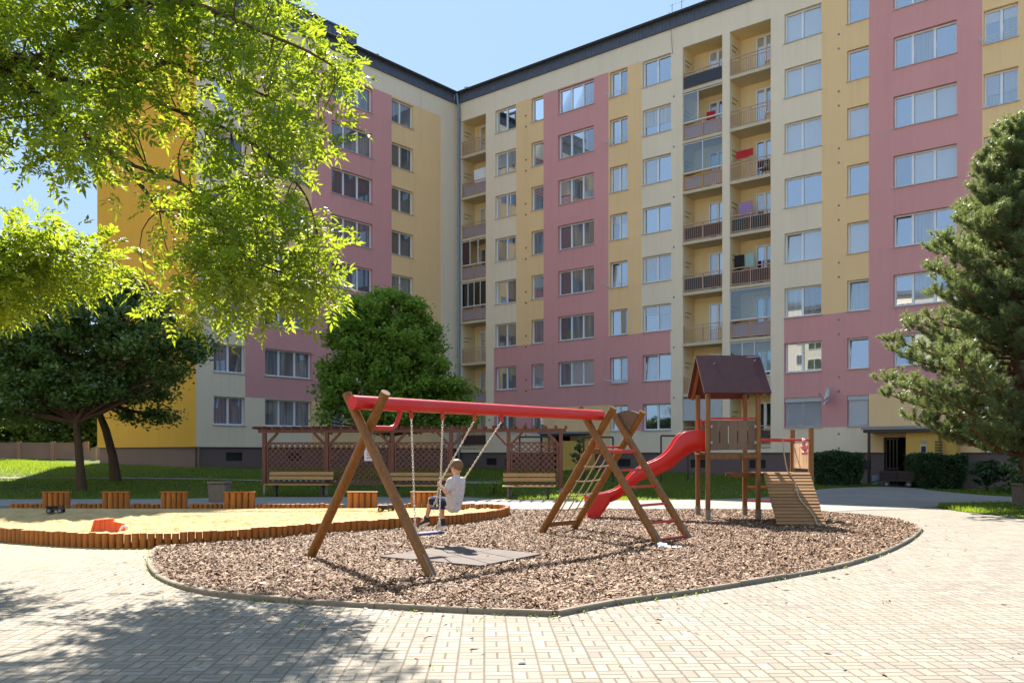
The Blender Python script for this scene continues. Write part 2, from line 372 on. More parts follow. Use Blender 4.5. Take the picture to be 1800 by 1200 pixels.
def zsB(k): return 22.43 - 2.795 * (k - 1)
def zfB(k): return 21.60 - 2.795 * (k - 1)
def zsA(k): return 22.39 - 2.765 * (k - 1)

def wall_grid(fac, root, T0, T1, Z0, Z1, openings, colour, cuts_t, cuts_z, matmap, reveal=.2):
    ts = sorted({round(x, 4) for x in [T0, T1] + list(cuts_t) + [o[0] for o in openings] + [o[1] for o in openings] if T0 <= x <= T1})
    zs = sorted({round(x, 4) for x in [Z0, Z1] + list(cuts_z) + [o[2] for o in openings] + [o[3] for o in openings] if Z0 <= x <= Z1})
    cells = {}
    for i, (a, b) in enumerate(zip(ts, ts[1:])):
        for j, (c, e) in enumerate(zip(zs, zs[1:])):
            tm, zm = (a + b) / 2, (c + e) / 2
            if not any(o[0] < tm < o[1] and o[2] < zm < o[3] for o in openings): cells[i, j] = colour(tm, zm)
    comp = {}; mbs = []; names = []
    for k in cells:                      # every connected field of one colour is a part of its own
        if k in comp: continue
        st = [k]; comp[k] = len(mbs); mbs.append(MB()); names.append(cells[k])
        while st:
            i, j = st.pop()
            for n in ((i + 1, j), (i - 1, j), (i, j + 1), (i, j - 1)):
                if n in cells and n not in comp and cells[n] == cells[k]: comp[n] = comp[k]; st.append(n)
    for (i, j), k in comp.items():
        a, b, c, e = ts[i], ts[i + 1], zs[j], zs[j + 1]
        mbs[k].quad(fac.P(a, 0, c), fac.P(b, 0, c), fac.P(b, 0, e), fac.P(a, 0, e))
    for o in openings:
        dp = o[4] if len(o) > 4 else reveal
        a, b, c, e = o[:4]; P = fac.P
        ia = [i for i in range(len(ts) - 1) if ts[i] < a - 1e-3]; zm = (c + e) / 2; jz = [j for j in range(len(zs) - 1) if zs[j] < zm]
        k = comp.get((ia[-1], jz[-1])) if ia and jz else None
        mb = mbs[k if k is not None else 0]
        mb.quad(P(a, 0, c), P(a, dp, c), P(a, dp, e), P(a, 0, e)); mb.quad(P(b, 0, c), P(b, dp, c), P(b, dp, e), P(b, 0, e))
        mb.quad(P(a, 0, c), P(b, 0, c), P(b, dp, c), P(a, dp, c)); mb.quad(P(a, 0, e), P(b, 0, e), P(b, dp, e), P(a, dp, e))
    for k, mb in zip(names, mbs): mb.build(k + '_wall', M[matmap.get(k, k)], root)

WN = [0]
def window(fac, root, t0, t1, z0, z1, cols, d=.19, kinds=None, name='window', sill=True, tilt=None, fw=.075):
    """white frame with mullions; its glass and its sill are sub-parts"""
    WN[0] += 1; rr = random.Random(WN[0] * 7 + 3)
    mb = MB(); b = fac.box; dd = d + .07
    z0 += .012; w = fw
    b(mb, t0, t1, d, dd, z0, z0 + w); b(mb, t0, t1, d, dd, z1 - w, z1)
    b(mb, t0, t0 + w, d, dd, z0 + w, z1 - w); b(mb, t1 - w, t1, d, dd, z0 + w, z1 - w)
    ed = [0] + list(cols) + [1]; L = t1 - t0
    for c in cols: b(mb, t0 + L * c - w * .75, t0 + L * c + w * .75, d - .003, dd, z0 + w, z1 - w)
    fr = mb.build(name, M['white'], root)
    pm = MB(); mats = []
    ks = kinds or [rr.choices(range(8), [4, 3, 4, 3, 2, 4, 2, .5])[0]] * (len(ed) - 1)
    for i in range(len(ed) - 1):
        kk = ks[i % len(ks)]
        if kinds is None and rr.random() < .3: kk = rr.choice([0, 1, 2, 3, 5])
        a = t0 + L * ed[i] + w * (.9 if i else .9); e = t0 + L * ed[i + 1] - w * .9
        j = [rr.uniform(-.006, .006) for _ in range(3)]; dg = d + .045
        q = [fac.P(a, dg + j[0], z0 + w), fac.P(e, dg - j[0], z0 + w), fac.P(e, dg - j[0] + j[1], z1 - w), fac.P(a, dg + j[0] + j[1], z1 - w)]
        if tilt == i: q[2] = q[2] + fac.n * .10; q[3] = q[3] + fac.n * .10
        mats.append(M_pane(kk)); pm.hexa(q, [p + fac.n * .012 for p in q], i)
    if rr.random() < .42 and d < .5 and kinds is None:          # a blind let part of the way down behind the glass
        fcn = rr.choice([.25, .35, .5, .65]); mats.append(PANES[rr.choice([1, 4, 6])]); mi = len(mats) - 1
        for i in range(len(ed) - 1):
            if rr.random() < .25: continue
            a = t0 + L * ed[i] + w; e = t0 + L * ed[i + 1] - w
            fac.box(pm, a, e, d + .032, d + .036, z1 - w - (z1 - z0 - 2 * w) * fcn, z1 - w, mi)
    pm.build('pane', mats, fr)
    if sill:
        sm = MB(); b(sm, t0 - .05, t1 + .05, -.06, d - .003, z0 - .04, z0 - .008); sm.build('sill', M['sill'], fr)
    return fr
def M_pane(k): return PANES[k]

def railing(fac, mb, t0, t1, zf, d=.06, mi=0, bars=True, h=1.0):
    b = fac.box
    b(mb, t0, t1, d, d + .05, zf + h - .05, zf + h, mi); b(mb, t0, t1, d + .01, d + .04, zf + h - .22, zf + h - .18, mi); b(mb, t0, t1, d + .01, d + .04, zf + .08, zf + .12, mi)
    n = 2
    for i in range(n + 1):
        t = t0 + (t1 - t0) * i / n; t = min(max(t, t0 + .025), t1 - .025); b(mb, t - .025, t + .025, d, d + .05, zf + .0, zf + h - .05, mi)
    if bars:
        n = int((t1 - t0) / .12)
        for i in range(1, n):
            t = t0 + (t1 - t0) * i / n; b(mb, t - .008, t + .008, d + .015, d + .035, zf + .12, zf + h - .22, mi)

def loggia(fac, root, t0, t1, rows, dep=1.35, door=(.42, .95), zf=zfB):
    """one column of recessed balconies"""
    mb = MB(); P = fac.P
    zb, zt = zf(8) - .2, ZATT - .02
    mb.quad(P(t0, .2, zb), P(t0, dep, zb), P(t0, dep, zt), P(t0, .2, zt)); mb.quad(P(t1, .2, zb), P(t1, dep, zb), P(t1, dep, zt), P(t1, .2, zt))
    mb.quad(P(t0, dep, zb), P(t1, dep, zb), P(t1, dep, zt), P(t0, dep, zt)); mb.quad(P(t0, .2, zt), P(t1, .2, zt), P(t1, dep, zt), P(t0, dep, zt))
    mb.build('loggia_wall', M['loggia'], root)
    for k in range(1, 9):
        r = rows.get(k, {}); z = zf(k); s = MB()
        fac.box(s, t0 - .0, t1 + .0, -.03, dep - .003, z - .17, z)
        bal = s.build('balcony', M['slab'], root)
        if r.get('none'): continue
        rm = MB(); railing(fac, rm, t0 + .02, t1 - .02, z, bars=not r.get('solid'), h=.98)
        rm.build('railing', M[r.get('rail', 'rail')], bal)
        if r.get('fill'):
            pm = MB(); fac.box(pm, t0 + .05, t1 - .05, .03 if r.get('solid') else .115, .05 if r.get('solid') else .13, z + .1, z + (.76 if not r.get('solid') else .72)); pm.build('privacy_panel', M[r['fill']], bal)
        if r.get('glaze'):
            fm = MB(); zz = z + .98; ze = zf(k) + 2.795 - .19
            fac.box(fm, t0 + .01, t1 - .01, .05, .1, ze - .05, ze); fac.box(fm, t0 + .01, t1 - .01, .05, .1, zz, zz + .04)
            for q in r['glaze']: fac.box(fm, t0 + (t1 - t0) * q - .02, t0 + (t1 - t0) * q + .02, .055, .095, zz + .04, ze - .05)
            fm.build('glazing_frame', M[r.get('gframe', 'white')], bal)
            gm = MB(); g0, g1 = r.get('span', (0, 1))
            fac.box(gm, t0 + .03 + (t1 - t0 - .06) * g0, t0 + .03 + (t1 - t0 - .06) * g1, .07, .08, zz + .04, ze - .05); gm.build('glass_screen', M[r.get('gmat', 'glass')], bal)
        # balcony door and window on the back wall
        a = t0 + (t1 - t0) * door[0]; e = t0 + (t1 - t0) * door[1]; m_ = a + (e - a) * .42
        window(fac, root, a, m_, z + .05, z + 2.25, [], d=dep - .075, name='balcony_door', sill=False)
        window(fac, root, m_ + .003, e, z + .85, z + 2.25, [], d=dep - .075, name='balcony_window', sill=False)
        bm_ = MB(); bm_.tube([P(t0 + .02, .25, z + 1.75), P(t0 + .02, .95, z + 1.75)], .014, 6); bm_.tube([P(t0 + .02, .25, z + 1.5), P(t0 + .02, .7, z + 1.5)], .014, 6)
        bm_.build('line_bracket', M['iron'], bal)

def fascia(fac, root, t0, t1):
    mb = MB(); b = fac.box
    b(mb, t0, t1, -.10, .6, ZF, ZTOP - .12)
    n = int((t1 - t0) / .22)
    for i in range(n): b(mb, t0 + .22 * i, t0 + .22 * i + .05, -.125, -.10, ZF + .02, ZTOP - .14)
    f = mb.build('fascia', M['fascia'], root)
    g = MB(); b(g, t0, t1, -.30, .9, ZTOP - .12, ZTOP - .04); g.build('coping', M['fascia'], f)
    g = MB(); g.tube([fac.P(t0, -.36, ZTOP - .15), fac.P(t1, -.36, ZTOP - .15)], .085, 10); g.build('gutter', M['gutter'], f)

# ---- wing B: the long wing on the right
rootB = empty('apartment_wing', (FB.P(22, 0, 0).x, FB.P(22, 0, 0).y, 0), 'long right wing of the flats, pink yellow and cream with two columns of balconies', 'apartment building')
T = lambda px: FB.t(px)
LOG = [(811, 854), (1200, 1269.6), (1282.7, 1354.7)]
COLS = [(870.5, 907, [.5]), (934, 955.3, []), (981, 1044, [.34, .67]), (1072, 1103, [.5]), (1129.5, 1179.3, [.5]), (1379, 1444, [.46]), (1489, 1527, []), (1570.5, 1681.7, [.3, .65]), (1729, 1790, [.5])]
op = []
WB = []
for ci, (p0, p1, ms) in enumerate(COLS):
    for k in range(1, 9):
        if k == 8 and ci in (2, 7): continue
        z0 = zsB(k); op.append((T(p0), T(p1), z0, z0 + 1.5)); WB.append((ci, k, T(p0), T(p1), z0, z0 + 1.5, ms))
tx = T(1800) + 3.2
for k in range(1, 9): op.append((tx, tx + 2.1, zsB(k), zsB(k) + 1.5)); WB.append((9, k, tx, tx + 2.1, zsB(k), zsB(k) + 1.5, [.5]))
for a, b in LOG: op.append((T(a), T(b), zfB(8) - .2, ZATT - .02))
op[-3] = op[-3] + (.2, 'cream'); op[-2] = op[-2] + (.2, 'cream'); op[-1] = op[-1] + (.2, 'cream')
DOOR = (T(1553), T(1602), .42, 2.32); op.append(DOOR + (.35, 'yellow'))
DOOR2 = (T(972), T(1002), .42, 2.6); op.append(DOOR2 + (.35, 'yellow'))
c = {k: T(k) for k in (803, 868, 907.5, 955.5, 1069.5, 1072, 1128, 1178.6, 1378, 1444.5, 1527.3, 1690, 1726.7, 1800)}
zb_ = zsB(6) - .02; z8 = zsB(8) - .02; z84 = 4.40
def colB(t, z):
    if z > ZATT: return 'cream'
    if z > zb_:
        if t < c[907.5]: return 'cream'
        if t < c[955.5]: return 'yellow'
        if t < c[1069.5]: return 'pink'
        if t < c[1128]: return 'yellow'
        if t < c[1444.5]: return 'cream'
        if t < c[1527.3]: return 'yellow'
        if t < c[1726.7]: return 'pink'
        if t < c[1800] + .6: return 'yellow'
        return 'cream'
    if t < c[868] or c[1178.6] < t < c[1378]: return 'cream'
    if z > z84: return 'pink'
    if c[955.5] < t < c[1072] : return 'yellow'
    if c[1527.3] < t < c[1726.7]: return 'yellow'
    if t > c[1726.7]: return 'cream'
    if z > z8: return 'pink'
    return 'cream'
wall_grid(FB, rootB, 0, tBe, 1.6, ZF, [(o[0], o[1], max(o[2], 1.6), *o[3:]) for o in op], colB, list(c.values()), [ZATT, zb_, z8, z84], {})
rB = random.Random(5)
for ci, k, t0, t1, z0, z1, ms in WB:
    if k == 8 and ci in (5, 6):
        fr = window(FB, rootB, t0, t1, z0, z1, ms, kinds=[4])
        s = MB(); nn = 26
        ztop = z1 - .22; zlo = z0 + .06
        for i in range(nn):
            z = zlo + (ztop - zlo) * i / nn
            if ci == 5:
                s.hexa([FB.P(t0 + .06, .10, z), FB.P(t1 - .06, .10, z), FB.P(t1 - .06, .13, z + .03), FB.P(t0 + .06, .13, z + .03)], [FB.P(t0 + .06, .10, z + .006), FB.P(t1 - .06, .10, z + .006), FB.P(t1 - .06, .13, z + .036), FB.P(t0 + .06, .13, z + .036)])
            else: FB.box(s, t0 + .06, t1 - .06, .10, .115 + .008 * (i % 2), z, z + (ztop - zlo) / nn)
        FB.box(s, t0 + .02, t1 - .02, .04, .17, ztop, z1 - .01)
        s.build('roller_blind', M['shutter'], fr)
        continue
    kinds = None
    u = rB.random()
    if ci == 7: kinds = rB.choice([[5, 1, 1], [5, 0, 5], [2, 1, 1], [5, 1, 1]])
    elif ci == 5: kinds = [[1, 1], [1, 1], [1, 1], [5, 5], [1, 1], [0, 3], [6, 7], [4]][k - 1]
    elif ci == 6: kinds = [[5], [5], [1], [5], [1], [0], [5], [4]][k - 1]
    elif ci in (0, 1): kinds = rB.choice([[8, 9], [9], [8], [4, 8], None])
    elif ci == 3 and u < .5: kinds = [2, 3]
    elif ci == 2 and u < .7: kinds = rB.choice([[4, 4, 9], [8, 9, 9], [9, 1, 1]])
    window(FB, rootB, t0, t1, z0, z1, ms, kinds=kinds, tilt=(0 if rB.random() < .2 else None))
R0 = {1: dict(), 2: dict(fill='lilac'), 3: dict(fill='lilac'), 4: dict(fill='lilac', glaze=[0, .33, .66, 1], gframe='white', gmat='brownpan', span=(0, .3)), 5: dict(fill='lilac', glaze=[0, .25, .5, .75]), 6: dict(), 7: dict(fill='lilac'), 8: dict(fill='brownpan', solid=1)}
R1 = {1: dict(fill='blackpan', solid=1), 2: dict(fill='lilac', glaze=[0, .38], span=(0, .38)), 3: dict(fill='lilac', rail='railo', glaze=[0, .5, 1]), 4: dict(fill='brownpan'), 5: dict(fill='blackpan'), 6: dict(), 7: dict(), 8: dict(fill='brownpan', solid=1)}
R2 = {1: dict(), 2: dict(), 3: dict(), 4: dict(fill='greenpan'), 5: dict(fill='brownpan'), 6: dict(fill='lilac', glaze=[0, 1]), 7: dict(fill='slab', solid=1, rail='white', glaze=[0, .3, .6, 1]), 8: dict(fill='brownpan', solid=1)}
for (a, b), R in zip(LOG, (R0, R1, R2)): loggia(FB, rootB, T(a), T(b), R, door=(.40, .93) if a > 1000 else (.25, .85))
s = MB()          # ground-floor blind pulled down over the first loggia
a, b = T(1200), T(1269.6)
for i in range(22): FB.box(s, a + .03, b - .03, .02, .035 + .008 * (i % 2), 3.35 + .055 * i, 3.405 + .055 * i)
s.build('roller_blind', M['shutter'], rootB)
fascia(FB, rootB, -.1, tBe)
# plinth with cellar windows
cel = []
for px in (1095, 1165, 1225, 1330, 1513, 895, 862, 1736): cel.append((T(px) - .45, T(px) + .45, .78, 1.22))
P_ = MB()
wall_grid(Fac((FB.P(0, .10, 0).x, FB.P(0, .10, 0).y), (.7668, -.6419), (.6419, .7668)), rootB, 0, tBe, -.6, 1.6, cel + [(DOOR[0], DOOR[1], -.6, 1.6, .3), (DOOR2[0], DOOR2[1], -.6, 1.6, .3)], lambda t, z: 'plinth', [], [], {}, .25)
FBp = Fac((FB.P(0, .10, 0).x, FB.P(0, .10, 0).y), (.7668, -.6419), (.6419, .7668))
for o in cel:
    s = MB(); FBp.box(s, o[0], o[1], .1, .14, o[2], o[3]); w = s.build('cellar_window', M['dark'], rootB)
    s = MB()
    for i in range(7): FBp.box(s, o[0] + .06 + i * .13, o[0] + .075 + i * .13, .07, .085, o[2], o[3])
    s.build('grille', M['iron'], w)
s = MB(); FB.box(s, 0, tBe, 0, .10, 1.585, 1.6); s.build('drip_edge', M['dark'], rootB)
# back, end and roof
s = MB(); D = 12.0
s.quad(FB.P(tBe, 0, -.6), FB.P(tBe, D, -.6), FB.P(tBe, D, ZF), FB.P(tBe, 0, ZF)); s.quad(FB.P(-D, D, -.6), FB.P(tBe, D, -.6), FB.P(tBe, D, ZF), FB.P(-D, D, ZF))
s.build('rear_wall', M['cream'], rootB)
s = MB(); FB.box(s, -D, tBe, .5, D, ZTOP - .5, ZTOP - .1); FB.box(s, T(1283) + 1, T(1283) + 6, 4, 8, ZTOP - .1, ZTOP + 1.6); s.build('roof', M['fascia'], rootB)
# vents beside the kitchen windows: a pair each storey
for px in (924.5, 1474.5, 1184.5):
    for k in range(1, 9):
        for dz in (.35, 1.05) if px != 1184.5 else (1.0,):
            s = MB(); p = FB.P(T(px), .0, zsB(k) - dz + (0 if px != 924.5 else .9)); s.tube([p + FB.n * .02, p - FB.n * .015, p - FB.n * .03], [.055, .055, .035], 10); s.build('vent_cap', M['zinc'] if px != 924.5 else M['iron'], rootB)
# downpipe in the inner corner
s = MB(); s.tube([FB.P(.32, -.15, 1.2), FB.P(.32, -.15, 24.9), FB.P(.32, -.36, 25.85)], .10, 10)
for i in range(10): s.tube([FB.P(.32, -.15, 2.5 + 2.4 * i), FB.P(.32, -.15, 2.56 + 2.4 * i)], .115, 10)
s.build('downpipe', M['zinc'], rootB)
# entrance on the right: canopy, posts, dark doorway with barred door, meter wall with letter boxes
e = MB(); FB.box(e, T(1530), T(1697), -1.35, -.003, 2.66, 2.80); can = e.build('entrance_canopy', M['roofcap'], rootB)
e = MB(); FB.box(e, T(1533), T(1690), -1.30, -.02, 2.52, 2.657)
for px in (1542,): FB.box(e, T(px, ) - .05, T(px) + .05, -1.25, -1.15, 0, 2.517)
e.build('canopy_frame', M['doorwood'], can)
e = MB(); FB.box(e, T(1604), T(1660), -1.05, -.003, .0, 2.515); vest = e.build('porch_wall', M['porch'], rootB)
e = MB(); FB.box(e, T(1661), T(1688), -.75, -.003, .0, 2.515); e.build('porch_wall', M['porch'], rootB)
def panel_on(px0, px1, y0, y1, d, th, mat, name, par):
    t0, t1 = FB.t(px0, d), FB.t(px1, d); Yd = FB.P((t0 + t1) / 2, d, 0).y
    za, zb2 = EYE + (HZ - y1) / F * Yd, EYE + (HZ - y0) / F * Yd
    m = MB(); FB.box(m, t0, t1, d - th, d, za, zb2); return m.build(name, M[mat], par)
nb = panel_on(1617, 1630, 781, 797, -1.053, .02, 'slab', 'notice_frame', vest)
panel_on(1619.5, 1627.5, 784, 794.5, -1.076, .01, 'dark', 'notice_sheet', vest)
panel_on(1620, 1629, 774, 778.5, -1.053, .015, 'zinc', 'number_plate', vest)
for j in range(2):
    for i in range(6):
        panel_on(1643.5 + j * 7.3, 1649.5 + j * 7.3, 775.5 + i * 4.8, 778.3 + i * 4.8, -1.053, .02, 'blackp', 'letter_box', vest)
for (dr, nm) in ((DOOR, 'doorway'), (DOOR2, 'doorway')):
    e = MB(); FB.box(e, dr[0] - .4, dr[1] + .4, 2.8, 2.9, -.3, 2.6); FB.box(e, dr[0] - .42, dr[0] - .4, .355, 2.8, -.3, 2.6); FB.box(e, dr[1] + .4, dr[1] + .42, .355, 2.8, -.3, 2.6); FB.box(e, dr[0] - .4, dr[1] + .4, .355, 2.8, 2.6, 2.62)
    e.build('hallway', M['dark'], rootB)
e = MB()
tt = DOOR[0] + .02
for i in range(4): FB.box(e, tt + .02 + .16 * i, tt + .08 + .16 * i, .2, .26, .0, 2.28)
FB.box(e, tt, tt + .62, .19, .27, 2.2, 2.3); FB.box(e, tt, tt + .62, .19, .27, .78, .88); FB.box(e, tt, tt + .62, .19, .27, -.0, .1)
e.build('door', M['doorwood'], rootB)
# entrance on the left
e = MB(); FB.box(e, T(966), T(1046), -1.2, -.003, 2.72, 2.84); can = e.build('entrance_canopy', M['roofcap'], rootB)
e = MB(); FB.box(e, T(1003), T(1046), -1.0, -.003, .2, 2.3); e.build('porch_wall', M['porch'], rootB)
e = MB(); FB.box(e, T(969), T(969) + .09, -1.1, -1.0, .3, 2.717); FB.box(e, T(969), T(1040), -1.15, -1.0, 2.58, 2.717); e.build('canopy_frame', M['doorwood'], can)

# ---- wing A: the left wing
rootA = empty('apartment_wing', (pe.x, pe.y, 0), 'left wing of the flats with orange end wall behind the dark trees', 'apartment building')
TA = lambda px: FA.t(px)
opA = []; WA = []
for ci, (p0, p1, ms) in enumerate([(375.5, 430.8, [.5]), (466, 548, [.32, .66]), (583, 655, [.32, .66]), (688.5, 726.7, [.45])]):
    t0, t1 = sorted((TA(p0), TA(p1)))
    for k in range(1, 9):
        z0 = zsA(k); opA.append((t0, t1, z0, z0 + 1.5)); WA.append((ci, k, t0, t1, z0, z0 + 1.5, ms))
a_ = {k: TA(k) for k in (345, 431, 548, 688.3, 774.5)}
zbt, zbb, zA8 = 8.62, 4.56, 1.89
def colA(t, z):        # t grows towards the camera (towards the left end)
    if z > ZATT: return 'cream'
    if z > zbt or t < a_[688.3]:
        if t > a_[431]: return 'cream'
        if t > a_[548]: return 'yellow'
        if t > a_[688.3]: return 'pink'
        if t > a_[774.5]: return 'yellow'
        return 'cream'
    if t > a_[431]: return 'cream'
    if z > zbb: return 'pink'
    return 'cream' if t > a_[548] else 'yellow'
wall_grid(FA, rootA, 0, tAe, zA8, ZF, opA, colA, list(a_.values()), [ZATT, zbt, zbb], {})
rA = random.Random(12)
for ci, k, t0, t1, z0, z1, ms in WA:
    window(FA, rootA, t0, t1, z0, z1, [1 - m for m in reversed(ms)], kinds=rA.choice([[9], [8, 9], [8, 9, 9], [8], [9, 5], [9, 9, 8]]), tilt=(0 if rA.random() < .15 else None))
FAp = Fac((FA.P(0, .10, 0).x, FA.P(0, .10, 0).y), (-.6419, -.7668), (-.7668, .6419))
celA = [(TA(x) - .5, TA(x) + .5, 1.15, 1.6) for x in (414, 520, 640)]
wall_grid(FAp, rootA, 0, tAe, -.3, zA8, celA, lambda t, z: 'plinth', [], [], {}, .25)
for o in celA:
    s = MB(); FAp.box(s, o[0], o[1], .1, .14, o[2], o[3]); s.build('cellar_window', M['dark'], rootA)
wall_grid(FE, rootA, 0, tEe, zA8, ZF, [], lambda t, z: 'orange', [], [], {})
FEp = Fac((FE.P(0, .10, 0).x, FE.P(0, .10, 0).y), (-.7668, .6419), (.6419, .7668))
s = MB(); s.quad(FEp.P(-.1, 0, -.3), FEp.P(tEe - .1, 0, -.3), FEp.P(tEe - .1, 0, zA8), FEp.P(-.1, 0, zA8)); s.quad(FEp.P(tEe - .1, 0, -.3), FEp.P(tEe - .1, 40, -.3), FEp.P(tEe - .1, 40, zA8), FEp.P(tEe - .1, 0, zA8)); s.build('end_plinth', M['plinthw'], rootA)
s = MB(); FE.box(s, 0, tEe, 0, .10, zA8 - .02, zA8); FA.box(s, 0, tAe, 0, .1, zA8 - .02, zA8); s.build('drip_edge', M['dark'], rootA)
s = MB(); s.quad(FE.P(tEe, 0, zA8), FE.P(tEe, 45, zA8), FE.P(tEe, 45, ZF), FE.P(tEe, 0, ZF)); s.build('rear_wall', M['cream'], rootA)
fascia(FA, rootA, .37, tAe + .2); fascia(FE, rootA, .3, tEe)
s = MB(); FA.box(s, 0, tAe - .1, .5, tEe - .3, ZTOP - .5, ZTOP - .1); s.build('roof', M['fascia'], rootA)
t0, t1 = TA(646), TA(540)
s = MB(); FA.box(s, t0 - .3, t1 + 4, 1.4, 5, ZTOP - .1, ZTOP + 1.55); n = int((t1 - t0 + 4) / .3)
for i in range(n): FA.box(s, t0 - .3 + .3 * i, t0 - .24 + .3 * i, 1.37, 1.4, ZTOP - .04, ZTOP + 1.5)
FA.box(s, t0 - .4, t1 + 4.1, 1.3, 5.1, ZTOP + 1.55, ZTOP + 1.65); s.build('roof_house', M['fascia'], rootA)
s = MB(); p = FA.P(TA(676), 1.2, ZTOP); s.box(p + Vector((0, 0, .25)), .8, .6, .5); s.box(p + Vector((0, 0, .55)), 1.0, .8, .08); s.build('roof_vent', M['roofcap'], rootA)
s = MB(); p = FB.P(.6, .8, ZTOP); s.box(p + Vector((0, 0, .2)), .9, .6, .45); s.build('roof_vent', M['roofcap'], rootB)
s = MB(); p = FB.P(T(1183), -.1, ZTOP)
for d_ in (0, 1.2): s.tube([p + FB.u * d_ * .5, p + FB.u * d_ * .5 + Vector((0, 0, .55))], .015, 5)
s.tube([p + Vector((0, 0, .5)) - FB.u * .2, p + FB.u * .8 + Vector((0, 0, .5))], .012, 5); s.tube([p - FB.n * .35, p - FB.n * .13 + Vector((0, 0, -.9)), p + FB.n * .05 + Vector((0, 0, -2.2))], .012, 5); s.build('lightning_rod', M['iron'], rootB)

# ---- things that hang on the wings
def dish_at():
    t = FB.t(1452); Yd = FB.P(t, 0, 0).y; z = EYE + (HZ - 697) / F * Yd
    r = empty('satellite_dish', FB.P(t, 0, z), 'white satellite dish on the pink wall above the ground floor blinds', 'satellite dish')
    c0 = FB.P(t + .35, -.55, z); ax = (FB.u * -.80 - FB.n * .52 + Vector((0, 0, .22))).normalized()
    q = ax.to_track_quat('Z', 'Y').to_matrix(); m = MB(); rings = []
    for i in range(7):
        rr = .46 * i / 6; rings.append([c0 + q @ Vector((rr * .9 * math.cos(a), rr * math.sin(a), .55 * rr * rr)) for a in [2 * math.pi * j / 28 for j in range(28)]])
    for off in (0, -.012):
        vs = [p + ax * off for R in rings for p in R]; m.add(vs, [(i * 28 + j, i * 28 + (j + 1) % 28, (i + 1) * 28 + (j + 1) % 28, (i + 1) * 28 + j) for i in range(6) for j in range(28)], 0, True)
    m.build('reflector', M['dish'], r)
    m = MB(); m.tube([FB.P(t, .0, z - .25), FB.P(t, -.35, z - .25), c0 - ax * .03], .022, 8); m.build('bracket', M['iron'], r)
    m = MB(); m.tube([c0 - q @ Vector((0, .42, 0)), c0 + ax * .45], .012, 6); m.ball(c0 + ax * .47, .05, n=10); m.build('receiver_arm', M['zinc'], r)
dish_at()
def rack(ci, k, lab):
    p0, p1, _ = COLS[ci]; t0, t1 = T(p0), T(p1); z = zsB(k) + .12
    r = empty('clothes_rack', FB.P((t0 + t1) / 2, 0, z), lab, 'clothes rack', 'wire racks under windows')
    m = MB(); tt = [t0 - .12, t1 - .05]
    for d in (-.02, -.16, -.30, -.44): m.tube([FB.P(tt[0], d, z + .12 * (-d)), FB.P(tt[1], d, z + .12 * (-d))], .009, 5)
    m.tube([FB.P(tt[0], .0, z), FB.P(tt[0], -.46, z + .055)], .01, 5); m.tube([FB.P(tt[1], .0, z), FB.P(tt[1], -.46, z + .055)], .01, 5)
    m.build('wire_frame', M['wire'], r)
    m = MB(); 
    for t in tt: m.tube([FB.P(t, .0, z + .38), FB.P(t, -.44, z + .055)], .008, 5)
    m.build('brace', M['wire'], r)
rack(3, 1, 'wire clothes rack under the top window of the narrow yellow column')
rack(3, 2, 'wire clothes rack under the second window from the top, narrow yellow column')
rack(3, 5, 'wire clothes rack under the fifth window down, narrow yellow column')
rack(3, 7, 'wire clothes rack under the narrow window in the pink band')
rack(8, 1, 'wire clothes rack under the top window at the far right, above the pine')
rack(8, 2, 'wire clothes rack under the half open window just above the pine top')
def cloth(fac, t0, t1, z0, z1, d, mat, name, label, cat, wave=.03):
    n = 8; vs = []; seed = random.Random(label)
    ph = seed.uniform(0, 6)
    for off in (0, .012):
        for j in range(5):
            for i in range(n + 1):
                u = i / n; v = j / 4
                vs.append(fac.P(t0 + (t1 - t0) * u, d + off + wave * math.sin(u * 9 + ph) * v, z1 + (z0 - z1) * v + .03 * math.sin(u * 5 + ph) * v))
    fs = []
    for o in (0, 5 * (n + 1)):
        fs += [(o + j * (n + 1) + i, o + j * (n + 1) + i + 1, o + (j + 1) * (n + 1) + i + 1, o + (j + 1) * (n + 1) + i) for j in range(4) for i in range(n)]
    m = MB(); m.add(vs, fs, 0, True); p = fac.P((t0 + t1) / 2, d, z0)
    tag(m.build(name, M[mat], loc=p), label, cat)
l2a, l2b = T(1282.7), T(1354.7); L2 = l2b - l2a; l1a = T(1200); L1 = T(1269.6) - l1a; l0a = T(811); L0 = T(854) - l0a
cloth(FB, l2a + L2 * .1, l2a + L2 * .52, zfB(3) + 1.22, zfB(3) + 1.62, .3, 'redcloth', 'red_blanket', 'red blanket hung out on an upper balcony of the right column', 'blanket')
cloth(FB, l2a + L2 * .16, l2a + L2 * .5, zfB(4) + .9, zfB(4) + 1.65, .32, 'purplecloth', 'bath_towel', 'pale lilac towel hung above the green backed balcony railing', 'towel')
cloth(FB, l2a + L2 * .05, l2a + L2 * .3, zfB(5) + .9, zfB(5) + 1.68, .32, 'blackcloth', 'black_shirt', 'black garment hung on a balcony line beside the pale teal towel', 'laundry')
cloth(FB, l2a + L2 * .33, l2a + L2 * .54, zfB(5) + .95, zfB(5) + 1.68, .32, 'tealcloth', 'bath_towel', 'pale teal towel hung beside the black garment on a balcony', 'towel')
cloth(FB, l0a + L0 * .42, l0a + L0 * .95, zfB(2) + .75, zfB(2) + 1.75, .25, 'whitecloth', 'bed_sheet', 'white sheet hung on the balcony in the inner corner of the wings', 'sheet')
cloth(FB, l1a + L1 * .5, l1a + L1 * .72, zfB(2) + .98, zfB(2) + 1.45, .5, 'redcloth', 'red_jacket', 'dark red garment behind the half glazed balcony', 'laundry')
